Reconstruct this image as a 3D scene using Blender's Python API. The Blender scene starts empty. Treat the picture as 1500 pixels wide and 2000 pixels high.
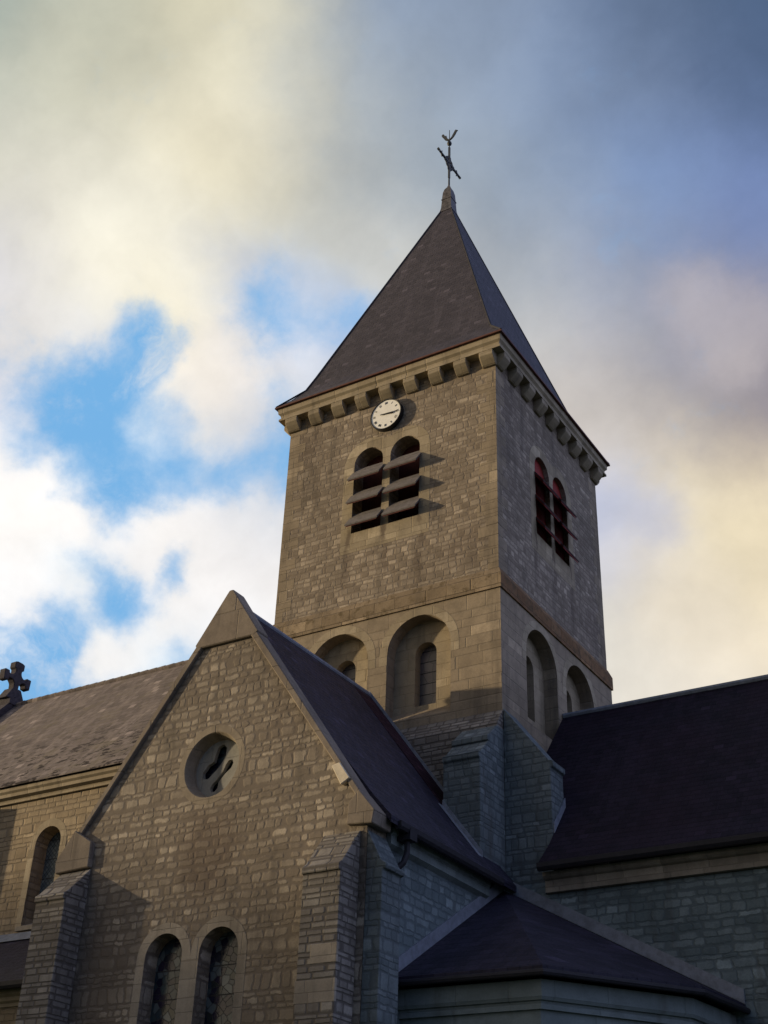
import bpy, bmesh, math, random
from mathutils import Vector, Matrix
from mathutils.geometry import tessellate_polygon
random.seed(7)
S = bpy.context.scene
COL = S.collection

# ------------------------------------------------------------------ camera
cd = bpy.data.cameras.new('camera'); cam = bpy.data.objects.new('camera', cd); COL.objects.link(cam)
cd.sensor_fit = 'VERTICAL'; cd.sensor_height = 36.0; cd.sensor_width = 27.0
cd.lens = 2507.7 / 2000 * 36.0
cd.clip_start = 0.1; cd.clip_end = 4000
_r, _u, _f = Vector((0.85442, 0.51852, 0.03319)), Vector((0.24852, -0.46395, 0.85029)), Vector((-0.45629, 0.71826, 0.52527))
cam.matrix_world = Matrix(((_r.x, _u.x, -_f.x, 15.1203), (_r.y, _u.y, -_f.y, -27.0814), (_r.z, _u.z, -_f.z, 0.0), (0, 0, 0, 1)))
S.camera = cam
GROUND = -1.6            # the camera height is z = 0

# ------------------------------------------------------------------ exposure
S.view_settings.view_transform = 'Standard'; S.view_settings.look = 'None'
S.view_settings.exposure = 0.0; S.view_settings.gamma = 1.0
S.render.resolution_x, S.render.resolution_y = 768, 1024
S.cycles.max_bounces = 6

# ------------------------------------------------------------------ sun
SUN_EL, SUN_OFF = math.radians(6.5), math.radians(20.5)     # low in the west, almost grazing the south faces
sun_dir = Vector((-math.cos(SUN_EL) * math.cos(SUN_OFF), -math.cos(SUN_EL) * math.sin(SUN_OFF), math.sin(SUN_EL)))
sd = bpy.data.lights.new('sun', 'SUN'); sd.energy = 4.3; sd.angle = math.radians(1.4); sd.color = (1.0, 0.79, 0.50)
so = bpy.data.objects.new('sun', sd); COL.objects.link(so)
so.rotation_euler = sun_dir.to_track_quat('Z', 'Y').to_euler()
so.location = (-60, -30, 30)

# ------------------------------------------------------------------ node helper
class NT:
    """small expression builder over a node tree"""
    def __init__(s, tree): s.t = tree; s.n = tree.nodes; s.l = tree.links
    def new(s, typ, **kw):
        nd = s.n.new(typ)
        for k, v in kw.items(): setattr(nd, k, v)
        return nd
    def put(s, sock, v):
        if hasattr(v, 'links'): s.l.new(v, sock)
        elif isinstance(v, (tuple, list, Vector)):
            v = list(v)
            if sock.type == 'RGBA' and len(v) == 3: v.append(1)
            sock.default_value = v
        else: sock.default_value = v
    def m(s, op, a, b=0.0, c=0.0, clamp=False):
        nd = s.new('ShaderNodeMath', operation=op, use_clamp=clamp)
        s.put(nd.inputs[0], a); s.put(nd.inputs[1], b); s.put(nd.inputs[2], c)
        return nd.outputs[0]
    def v(s, op, a, b=(0, 0, 0), c=(0, 0, 0), out=0):
        nd = s.new('ShaderNodeVectorMath', operation=op)
        s.put(nd.inputs[0], a); s.put(nd.inputs[1], b)
        if op == 'MULTIPLY_ADD': s.put(nd.inputs[2], c)
        return nd.outputs[out]
    def scale(s, a, k):
        nd = s.new('ShaderNodeVectorMath', operation='SCALE'); s.put(nd.inputs[0], a); s.put(nd.inputs['Scale'], k); return nd.outputs[0]
    def sep(s, a):
        nd = s.new('ShaderNodeSeparateXYZ'); s.put(nd.inputs[0], a); return nd.outputs[0], nd.outputs[1], nd.outputs[2]
    def comb(s, x, y, z=0.0):
        nd = s.new('ShaderNodeCombineXYZ'); s.put(nd.inputs[0], x); s.put(nd.inputs[1], y); s.put(nd.inputs[2], z); return nd.outputs[0]
    def noise(s, vec, scale=1.0, detail=2.0, rough=0.5, dim='3D', col=False, w=None):
        nd = s.new('ShaderNodeTexNoise', noise_dimensions=dim)
        if dim != '1D': s.put(nd.inputs['Vector'], vec)
        if w is not None: s.put(nd.inputs['W'], w)
        s.put(nd.inputs['Scale'], scale); s.put(nd.inputs['Detail'], detail); s.put(nd.inputs['Roughness'], rough)
        return nd.outputs['Color'] if col else nd.outputs[0]
    def white(s, vec, dim='3D', col=False):
        nd = s.new('ShaderNodeTexWhiteNoise', noise_dimensions=dim)
        s.put(nd.inputs['W' if dim == '1D' else 'Vector'], vec)
        return nd.outputs['Color'] if col else nd.outputs['Value']
    def ss(s, x, lo, hi, a=0.0, b=1.0):
        nd = s.new('ShaderNodeMapRange', interpolation_type='SMOOTHSTEP')
        s.put(nd.inputs[0], x); s.put(nd.inputs[1], lo); s.put(nd.inputs[2], hi); s.put(nd.inputs[3], a); s.put(nd.inputs[4], b)
        return nd.outputs[0]
    def lin(s, x, lo, hi, a=0.0, b=1.0):
        nd = s.new('ShaderNodeMapRange'); nd.clamp = True
        s.put(nd.inputs[0], x); s.put(nd.inputs[1], lo); s.put(nd.inputs[2], hi); s.put(nd.inputs[3], a); s.put(nd.inputs[4], b)
        return nd.outputs[0]
    def mix(s, f, a, b, mode='MIX'):
        nd = s.new('ShaderNodeMix', data_type='RGBA', blend_type=mode)
        s.put(nd.inputs[0], f); s.put(nd.inputs[6], a); s.put(nd.inputs[7], b)
        return nd.outputs[2]

# ------------------------------------------------------------------ sky: Nishita daylight with broken evening cloud
SKY = [(-0.543,0.360,0.758, 0.376,0.434,0.392, 1.00, 0.037),(-0.484,0.415,0.771, 0.515,0.515,0.413, 1.00, 0.037),(-0.435,0.432,0.790, 0.871,0.807,0.578, 1.00, 0.037),(-0.529,0.423,0.735, 0.791,0.753,0.604, 1.00, 0.037),(-0.471,0.502,0.725, 0.930,0.847,0.617, 1.00, 0.037),(-0.542,0.481,0.689, 0.807,0.776,0.658, 1.00, 0.037),(-0.590,0.450,0.670, 0.896,0.855,0.730, 1.00, 0.037),(-0.572,0.405,0.714, 0.591,0.591,0.515, 1.00, 0.037),(-0.393,0.489,0.779, 0.456,0.491,0.491, 1.00, 0.037),(-0.439,0.566,0.698, 0.631,0.624,0.552, 1.00, 0.037),(-0.451,0.470,0.759, 0.839,0.784,0.617, 1.00, 0.037),(-0.526,0.395,0.753, 0.610,0.597,0.468, 1.00, 0.025),(-0.429,0.505,0.749, 0.680,0.644,0.515, 1.00, 0.037),(-0.334,0.507,0.795, 0.254,0.332,0.468, 1.00, 0.037),(-0.271,0.562,0.782, 0.231,0.301,0.434, 1.00, 0.037),(-0.177,0.596,0.783, 0.122,0.175,0.287, 1.00, 0.037),(-0.106,0.624,0.774, 0.072,0.117,0.209, 1.00, 0.037),(-0.124,0.660,0.741, 0.107,0.162,0.296, 1.00, 0.037),(-0.303,0.560,0.771, 0.305,0.366,0.456, 1.00, 0.037),(-0.224,0.610,0.760, 0.202,0.275,0.423, 1.00, 0.037),(-0.369,0.569,0.735, 0.381,0.434,0.491, 1.00, 0.037),(-0.303,0.607,0.735, 0.342,0.402,0.468, 1.00, 0.037),(-0.254,0.629,0.735, 0.246,0.323,0.468, 1.00, 0.037),(-0.188,0.653,0.733, 0.181,0.238,0.381, 1.00, 0.037),(-0.204,0.671,0.713, 0.195,0.305,0.552, 1.00, 0.030),(-0.149,0.706,0.693, 0.181,0.262,0.515, 1.00, 0.030),(-0.405,0.616,0.676, 0.578,0.578,0.552, 1.00, 0.037),(-0.382,0.529,0.758, 0.402,0.445,0.479, 1.00, 0.037),(-0.253,0.668,0.700, 0.254,0.332,0.468, 1.00, 0.037),(-0.294,0.665,0.686, 0.352,0.402,0.479, 1.00, 0.037),(-0.238,0.697,0.676, 0.279,0.332,0.468, 1.00, 0.037),(-0.175,0.720,0.671, 0.246,0.292,0.445, 1.00, 0.037),(-0.319,0.687,0.653, 0.515,0.527,0.515, 1.00, 0.037),(-0.263,0.714,0.649, 0.332,0.361,0.456, 1.00, 0.037),(-0.211,0.732,0.648, 0.515,0.479,0.515, 1.00, 0.016),(-0.199,0.745,0.636, 0.503,0.468,0.503, 1.00, 0.013),(-0.246,0.739,0.628, 0.279,0.301,0.392, 1.00, 0.037),(-0.177,0.751,0.636, 0.287,0.287,0.381, 1.00, 0.022),(-0.184,0.764,0.619, 0.552,0.503,0.503, 1.00, 0.018),(-0.172,0.760,0.626, 0.468,0.434,0.479, 1.00, 0.014),(-0.191,0.771,0.607, 0.539,0.479,0.479, 1.00, 0.014),(-0.213,0.766,0.607, 0.296,0.301,0.361, 1.00, 0.025),(-0.173,0.792,0.586, 0.238,0.223,0.287, 1.00, 0.030),(-0.294,0.724,0.624, 0.658,0.610,0.552, 1.00, 0.037),(-0.253,0.762,0.595, 0.323,0.309,0.342, 1.00, 0.037),(-0.214,0.792,0.572, 0.314,0.292,0.323, 1.00, 0.030),(-0.285,0.757,0.588, 0.687,0.624,0.552, 1.00, 0.030),(-0.252,0.785,0.566, 0.527,0.468,0.413, 1.00, 0.028),(-0.288,0.780,0.556, 0.658,0.631,0.631, 1.00, 0.025),(-0.242,0.805,0.542, 0.823,0.723,0.539, 1.00, 0.030),(-0.197,0.814,0.547, 0.515,0.434,0.352, 1.00, 0.025),(-0.292,0.799,0.526, 0.413,0.491,0.730, 0.75, 0.018),(-0.271,0.816,0.511, 0.456,0.503,0.701, 0.80, 0.015),(-0.249,0.820,0.516, 0.905,0.799,0.578, 1.00, 0.030),(-0.228,0.842,0.490, 0.905,0.784,0.558, 1.00, 0.037),(-0.298,0.822,0.485, 0.565,0.597,0.745, 0.90, 0.022),(-0.274,0.833,0.480, 0.871,0.776,0.604, 1.00, 0.025),(-0.310,0.844,0.437, 0.753,0.730,0.672, 1.00, 0.037),(-0.249,0.865,0.436, 0.807,0.723,0.604, 1.00, 0.037),(-0.292,0.865,0.408, 0.807,0.745,0.644, 1.00, 0.037),(-0.214,0.861,0.461, 0.855,0.730,0.515, 1.00, 0.037),(-0.199,0.835,0.514, 0.855,0.738,0.515, 1.00, 0.030),(-0.265,0.848,0.458, 0.776,0.687,0.552, 1.00, 0.020),(-0.624,0.457,0.634, 0.527,0.539,0.658, 0.85, 0.030),(-0.634,0.479,0.607, 0.831,0.791,0.730, 1.00, 0.025),(-0.597,0.487,0.638, 0.973,0.922,0.761, 1.00, 0.030),(-0.574,0.519,0.633, 0.956,0.905,0.761, 1.00, 0.025),(-0.547,0.539,0.641, 0.956,0.888,0.701, 1.00, 0.020),(-0.532,0.522,0.667, 0.855,0.815,0.687, 1.00, 0.030),(-0.503,0.561,0.657, 0.617,0.644,0.701, 0.90, 0.025),(-0.482,0.586,0.652, 0.342,0.503,0.776, 0.35, 0.018),(-0.461,0.592,0.661, 0.503,0.591,0.745, 0.70, 0.020),(-0.484,0.613,0.624, 0.687,0.723,0.807, 0.90, 0.028),(-0.449,0.615,0.648, 0.503,0.604,0.776, 0.70, 0.022),(-0.434,0.628,0.646, 0.262,0.445,0.776, 0.30, 0.016),(-0.608,0.504,0.613, 0.807,0.815,0.839, 0.85, 0.020),(-0.591,0.528,0.610, 0.761,0.784,0.855, 0.80, 0.018),(-0.647,0.492,0.583, 0.761,0.761,0.823, 0.90, 0.025),(-0.656,0.505,0.561, 0.680,0.730,0.839, 0.75, 0.020),(-0.630,0.503,0.591, 0.150,0.468,0.871, 0.00, 0.018),(-0.615,0.522,0.591, 0.150,0.468,0.871, 0.00, 0.020),(-0.600,0.540,0.590, 0.150,0.468,0.871, 0.00, 0.020),(-0.579,0.552,0.600, 0.150,0.468,0.871, 0.00, 0.018),(-0.566,0.539,0.624, 0.188,0.413,0.776, 0.00, 0.014),(-0.566,0.550,0.614, 0.188,0.413,0.776, 0.00, 0.014),(-0.627,0.529,0.572, 0.150,0.468,0.871, 0.00, 0.022),(-0.619,0.551,0.559, 0.150,0.468,0.871, 0.00, 0.020),(-0.618,0.567,0.545, 0.150,0.468,0.871, 0.00, 0.018),(-0.613,0.579,0.537, 0.150,0.468,0.871, 0.05, 0.016),(-0.632,0.566,0.530, 0.305,0.578,0.871, 0.30, 0.012),(-0.655,0.531,0.538, 0.352,0.578,0.871, 0.35, 0.012),(-0.596,0.559,0.576, 0.188,0.485,0.871, 0.10, 0.020),(-0.671,0.520,0.529, 0.991,0.956,0.922, 1.10, 0.020),(-0.662,0.547,0.512, 0.991,0.956,0.922, 1.20, 0.024),(-0.644,0.566,0.515, 0.991,0.956,0.922, 1.10, 0.018),(-0.638,0.584,0.503, 0.991,0.956,0.922, 1.20, 0.024),(-0.676,0.559,0.480, 0.991,0.956,0.922, 1.10, 0.028),(-0.659,0.578,0.481, 0.991,0.956,0.922, 1.10, 0.020),(-0.560,0.570,0.601, 0.973,0.905,0.791, 1.10, 0.022),(-0.545,0.594,0.592, 0.973,0.896,0.799, 1.10, 0.022),(-0.524,0.620,0.584, 0.956,0.880,0.807, 1.10, 0.022),(-0.527,0.594,0.608, 0.855,0.807,0.761, 1.00, 0.025),(-0.565,0.588,0.578, 0.287,0.515,0.831, 0.20, 0.011),(-0.580,0.579,0.573, 0.610,0.730,0.855, 0.65, 0.015),(-0.509,0.633,0.583, 0.578,0.680,0.831, 0.70, 0.018),(-0.594,0.581,0.557, 0.552,0.701,0.855, 0.55, 0.016),(-0.595,0.594,0.542, 0.672,0.761,0.871, 0.75, 0.014),(-0.607,0.598,0.523, 0.171,0.491,0.871, 0.00, 0.016),(-0.587,0.607,0.535, 0.181,0.479,0.855, 0.05, 0.016),(-0.620,0.599,0.507, 0.223,0.546,0.888, 0.15, 0.012),(-0.574,0.611,0.545, 0.305,0.546,0.855, 0.35, 0.013),(-0.557,0.615,0.559, 0.617,0.723,0.855, 0.70, 0.020),(-0.547,0.638,0.543, 0.216,0.479,0.839, 0.15, 0.014),(-0.519,0.636,0.571, 0.352,0.552,0.839, 0.40, 0.018),(-0.512,0.656,0.554, 0.305,0.546,0.871, 0.35, 0.015),(-0.540,0.658,0.524, 0.730,0.776,0.855, 0.90, 0.025),(-0.600,0.619,0.506, 0.991,0.956,0.922, 1.15, 0.020),(-0.578,0.646,0.498, 0.956,0.922,0.896, 1.10, 0.025),(-0.597,0.642,0.482, 0.188,0.515,0.871, 0.05, 0.011),(-0.620,0.614,0.489, 0.922,0.905,0.905, 1.00, 0.018),(-0.653,0.590,0.474, 0.352,0.658,0.905, 0.30, 0.014),(-0.644,0.612,0.458, 0.262,0.591,0.905, 0.20, 0.015),(-0.633,0.634,0.444, 0.205,0.565,0.905, 0.05, 0.016),(-0.667,0.603,0.438, 0.205,0.565,0.905, 0.10, 0.015),(-0.656,0.604,0.453, 0.956,0.956,0.956, 1.00, 0.010),(-0.673,0.583,0.456, 0.982,0.965,0.956, 1.10, 0.018),(-0.693,0.572,0.438, 0.956,0.956,0.956, 1.00, 0.018),(-0.685,0.588,0.429, 0.973,0.956,0.956, 1.00, 0.014),(-0.688,0.599,0.410, 0.150,0.468,0.871, 0.00, 0.022),(-0.701,0.591,0.398, 0.150,0.468,0.871, 0.00, 0.025),(-0.678,0.617,0.400, 0.168,0.578,0.922, 0.00, 0.022),(-0.675,0.608,0.417, 0.150,0.468,0.871, 0.00, 0.014),(-0.658,0.642,0.395, 0.168,0.578,0.922, 0.00, 0.020),(-0.706,0.599,0.377, 0.141,0.552,0.922, 0.00, 0.030),(-0.657,0.626,0.420, 0.991,0.982,0.973, 1.20, 0.013),(-0.647,0.640,0.413, 0.991,0.982,0.973, 1.20, 0.015),(-0.658,0.633,0.408, 0.991,0.973,0.956, 1.00, 0.010),(-0.630,0.650,0.424, 0.956,0.947,0.939, 1.00, 0.018),(-0.614,0.660,0.433, 0.956,0.939,0.930, 1.00, 0.020),(-0.585,0.669,0.458, 0.956,0.930,0.913, 1.10, 0.030),(-0.550,0.677,0.488, 0.922,0.888,0.871, 1.10, 0.030),(-0.604,0.681,0.414, 0.429,0.658,0.888, 0.45, 0.014),(-0.625,0.665,0.408, 0.515,0.716,0.888, 0.50, 0.014),(-0.575,0.691,0.438, 0.871,0.888,0.913, 1.00, 0.020),]
w = bpy.data.worlds.new('World'); S.world = w; w.use_nodes = True
N = NT(w.node_tree)
bg = w.node_tree.nodes['Background']
tc = N.new('ShaderNodeTexCoord')
d0 = tc.outputs['Generated']
sky = N.new('ShaderNodeTexSky', sky_type='NISHITA'); sky.sun_disc = False
sky.sun_elevation = SUN_EL
sky.sun_rotation = math.atan2(sun_dir.x, sun_dir.y)
nish = N.scale(sky.outputs[0], 0.08)
wn = N.v('SUBTRACT', N.noise(d0, 5.0, 5, 0.55, col=True), (0.5, 0.5, 0.5))
wn2 = N.v('SUBTRACT', N.noise(d0, 22.0, 5, 0.6, col=True), (0.5, 0.5, 0.5))
dw = N.v('ADD', d0, N.v('ADD', N.scale(wn, 0.045), N.scale(wn2, 0.040)))
ccol = bcol = (0.0, 0.0, 0.0); cw = bw = 0.0
for (x, y, z, r, g, b, cv, sg_) in SKY:
    dist = N.v('DISTANCE', dw, (x, y, z), out=1)
    wt = N.m('EXPONENT', N.m('MULTIPLY', N.m('MULTIPLY', dist, dist), -1 / (2 * sg_ ** 2)))
    wt = N.m('MULTIPLY', wt, (0.037 / sg_) ** 1.7)
    if cv > 0:
        k = N.m('MULTIPLY', wt, cv); cw = N.m('ADD', cw, k)
        ccol = N.v('MULTIPLY_ADD', (k if cv < .5 else k), (r, g, b), ccol) if False else N.v('ADD', ccol, N.scale((r, g, b), k))
    if cv < 1:
        k = N.m('MULTIPLY', wt, 1 - cv); bw = N.m('ADD', bw, k); bcol = N.v('ADD', bcol, N.scale((0.20, 0.50, 0.88), k))
EPS = 0.012
# cloud far from the measured part: bright and warm round the sun, grey blue elsewhere
sg = N.v('DOT_PRODUCT', d0, tuple(sun_dir), out=1)
glow = N.ss(sg, 0.1, 1.0)
far = N.mix(glow, (0.05, 0.115, 0.28), (0.95, 0.78, 0.52))
east = N.m('MULTIPLY', N.ss(N.v('DOT_PRODUCT', d0, (0.93, 0.33, 0.15), out=1), 0.15, 0.95), 1.0)
far = N.mix(east, far, (0.88, 1.0, 1.62))         # added glow in the unseen eastern sky, lifts the shaded east faces
far = N.mix(0.25, far, nish)
fbm = N.noise(dw, 7.0, 6, 0.6)
far = N.mix(N.ss(fbm, 0.42, 0.6, 0.0, 0.5), far, N.mix(glow, (0.16, 0.18, 0.24), (1.1, 0.9, 0.65)))
tot = N.m('ADD', N.m('ADD', cw, bw), EPS)
cov = N.m('DIVIDE', N.m('ADD', cw, EPS), tot)
det = N.m('SUBTRACT', N.noise(N.v('ADD', d0, N.scale(wn, 0.05)), 15.0, 8, 0.62), 0.5)
wisp = N.m('MULTIPLY', N.ss(N.noise(N.v('ADD', d0, N.scale(wn, 0.12)), 13.0, 7, 0.68), 0.42, 0.72), 0.66)
cov = N.m('MAXIMUM', N.ss(N.m('ADD', cov, N.m('MULTIPLY', det, 1.35)), 0.12, 0.88), wisp)
cloud = N.v('ADD', ccol, N.scale(far, EPS)); cloud = N.scale(cloud, N.m('DIVIDE', 1.0, N.m('ADD', cw, EPS)))
blue = N.v('ADD', bcol, N.scale((0.20, 0.50, 0.88), EPS)); blue = N.scale(blue, N.m('DIVIDE', 1.0, N.m('ADD', bw, EPS)))
blue = N.mix(0.12, blue, nish)
sh = N.noise(N.v('ADD', d0, N.scale(wn, 0.06)), 10.0, 7, 0.58)
cloud = N.scale(cloud, N.lin(sh, 0.3, 0.7, 0.89, 1.13))
up = N.sep(d0)[2]
final = N.mix(cov, blue, cloud)
w.node_tree.links.new(final, bg.inputs['Color']); bg.inputs['Strength'].default_value = 1.0
w.cycles.sampling_method = 'MANUAL'; w.cycles.sample_map_resolution = 512

# ------------------------------------------------------------------ materials
def newmat(name):
    m = bpy.data.materials.new(name); m.use_nodes = True
    n = NT(m.node_tree); b = m.node_tree.nodes['Principled BSDF']
    return m, n, b
def wall_uv(n):
    """position in metres along the wall and up it, whichever way the wall faces"""
    g = n.new('ShaderNodeNewGeometry'); p = g.outputs['Position']
    x, y, z = n.sep(p); nx, ny, nz = n.sep(g.outputs['True Normal'])
    isx = n.m('GREATER_THAN', n.m('ABSOLUTE', nx), n.m('ABSOLUTE', ny))
    u = n.m('ADD', n.m('MULTIPLY', y, isx), n.m('MULTIPLY', x, n.m('SUBTRACT', 1.0, isx)))
    return p, u, z, n.m('ABSOLUTE', nz), g.outputs['True Normal']
def stone(name, h, l, dark, light, mortar, joint=0.014, bump=0.02, wob=0.05, pale=0.10, contrast=1.0, rough=0.9, jstr=0.9, moss=0.0, stain=None, seed=0.0, flat=0.0):
    m, n, b = newmat(name)
    p, u, z, anz, nor = wall_uv(n)
    # the masonry is hand cut: nothing runs quite true
    wv = n.v('SUBTRACT', n.noise(p, 1.7, 3, 0.6, col=True), (0.5, 0.5, 0.5)); wx, wy, wz = n.sep(wv)
    wf = n.v('SUBTRACT', n.noise(p, 9.0, 3, 0.6, col=True), (0.5, 0.5, 0.5)); fx, fy, fz = n.sep(wf)
    uu = n.m('ADD', u, n.m('ADD', n.m('MULTIPLY', wx, wob * 2.2), n.m('MULTIPLY', fx, wob * 0.8)))
    vv = n.m('ADD', z, n.m('ADD', n.m('MULTIPLY', wz, wob * 0.9), n.m('MULTIPLY', fz, wob * 0.7)))
    vv = n.m('ADD', vv, n.m('MULTIPLY', n.m('SUBTRACT', n.noise(p, 2.3 / h * 0.2, 1, 0.5, dim='1D', w=vv), 0.5), h * 1.6))
    r0 = n.m('DIVIDE', vv, h); row = n.m('FLOOR', r0); fr = n.m('FRACT', r0)
    rr = n.white(n.m('ADD', row, 11.3 + seed), dim='1D')
    ul = n.m('ADD', n.m('DIVIDE', n.m('MULTIPLY', uu, n.m('ADD', 0.72, n.m('MULTIPLY', rr, 0.6))), l), n.m('MULTIPLY', rr, 37.0))
    ul = n.m('ADD', ul, n.m('MULTIPLY', n.noise(n.comb(ul, n.m('MULTIPLY', row, 3.7), 0.0), 0.9, 1, 0.5, dim='2D'), 1.1))
    cel = n.m('FLOOR', ul); fc = n.m('FRACT', ul)
    cr = n.white(n.comb(cel, row, seed)); cr2 = n.white(n.comb(cel, row, 5.5 + seed))
    jw = n.m('ADD', joint, n.m('MULTIPLY', n.noise(p, 14.0, 2, 0.6), joint * 1.2))
    dv = n.m('MULTIPLY', n.m('MINIMUM', fr, n.m('SUBTRACT', 1.0, fr)), h)
    du = n.m('MULTIPLY', n.m('MINIMUM', fc, n.m('SUBTRACT', 1.0, fc)), l)
    # rounded arrises: joints meet in soft corners
    q1 = n.m('SUBTRACT', 1.0, n.m('MINIMUM', n.m('DIVIDE', du, joint * 3.2), 1.0)); q2 = n.m('SUBTRACT', 1.0, n.m('MINIMUM', n.m('DIVIDE', dv, joint * 3.2), 1.0))
    dj = n.m('MULTIPLY', n.m('SUBTRACT', 1.0, n.m('SQRT', n.m('ADD', n.m('MULTIPLY', q1, q1), n.m('MULTIPLY', q2, q2)))), joint * 3.2)
    dj = n.m('ADD', n.m('MAXIMUM', dj, 0.0), n.m('MULTIPLY', n.m('SUBTRACT', n.noise(p, 22.0, 3, 0.6), 0.5), joint * 1.0))
    stonef = n.ss(n.m('DIVIDE', dj, jw), 0.35, 1.5)          # 0 in the joint, 1 on the stone
    big = n.noise(p, 0.55, 4, 0.6); mid = n.noise(p, 3.0, 5, 0.65); fine = n.noise(p, 30.0, 4, 0.7)
    c = n.mix(n.lin(cr, 0.0, 1.0, 0.5 - 0.5 * contrast, 0.5 + 0.5 * contrast), dark, light)
    pl = n.m('GREATER_THAN', cr2, 1 - pale)
    c = n.mix(n.m('MULTIPLY', pl, 0.55), c, tuple(min(1, v * 1.5) for v in light))
    c = n.mix(n.ss(mid, 0.4, 0.72, 0.0, 0.45), c, tuple(v * 0.55 for v in dark))
    c = n.mix(n.ss(fine, 0.35, 0.75, 0.0, 0.35), c, tuple(v * 0.6 for v in dark))
    c = n.mix(n.m('MULTIPLY', n.m('SUBTRACT', 1.0, stonef), jstr), c, mortar)
    c = n.mix(n.ss(big, 0.42, 0.68, 0.0, 0.42), c, tuple(v * 0.62 for v in dark))
    # rain streaks
    st = n.noise(n.comb(n.m('MULTIPLY', u, 2.4), n.m('MULTIPLY', z, 0.28), seed), 1.0, 4, 0.6, dim='2D')
    c = n.mix(n.ss(st, 0.52, 0.75, 0.0, 0.40), c, (0.07, 0.06, 0.05))
    if moss:
        ms = n.noise(p, 5.0, 5, 0.7)
        c = n.mix(n.ss(ms, 0.62 - moss * 0.25, 0.74 - moss * 0.2, 0.0, 0.7), c, (0.085, 0.06, 0.028))
    if stain:          # list of (u, z, half width, half height): damp and soot marks
        for (su, sz, sw, sh_, k) in stain:
            q = n.m('SQRT', n.m('ADD', n.m('POWER', n.m('DIVIDE', n.m('SUBTRACT', n.m('ADD', u, n.m('MULTIPLY', wx, 0.5)), su), sw), 2.0),
                                n.m('POWER', n.m('DIVIDE', n.m('SUBTRACT', n.m('ADD', z, n.m('MULTIPLY', wz, 0.6)), sz), sh_), 2.0)))
            c = n.mix(n.ss(q, 0.35, 1.15, k, 0.0), c, (0.09, 0.065, 0.05))
    n.put(b.inputs['Base Color'], c); b.inputs['Roughness'].default_value = rough
    b.inputs['Specular IOR Level'].default_value = 0.25
    hgt = n.m('ADD', n.m('ADD', n.m('MULTIPLY', stonef, 0.7), n.m('MULTIPLY', mid, 0.5)), n.m('ADD', n.m('MULTIPLY', fine, 0.18), n.m('MULTIPLY', cr, 0.35)))
    bp = n.new('ShaderNodeBump'); bp.inputs['Distance'].default_value = bump; bp.inputs['Strength'].default_value = 1.0
    n.put(bp.inputs['Height'], hgt); n.put(b.inputs['Normal'], bp.outputs[0])
    return m
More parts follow.
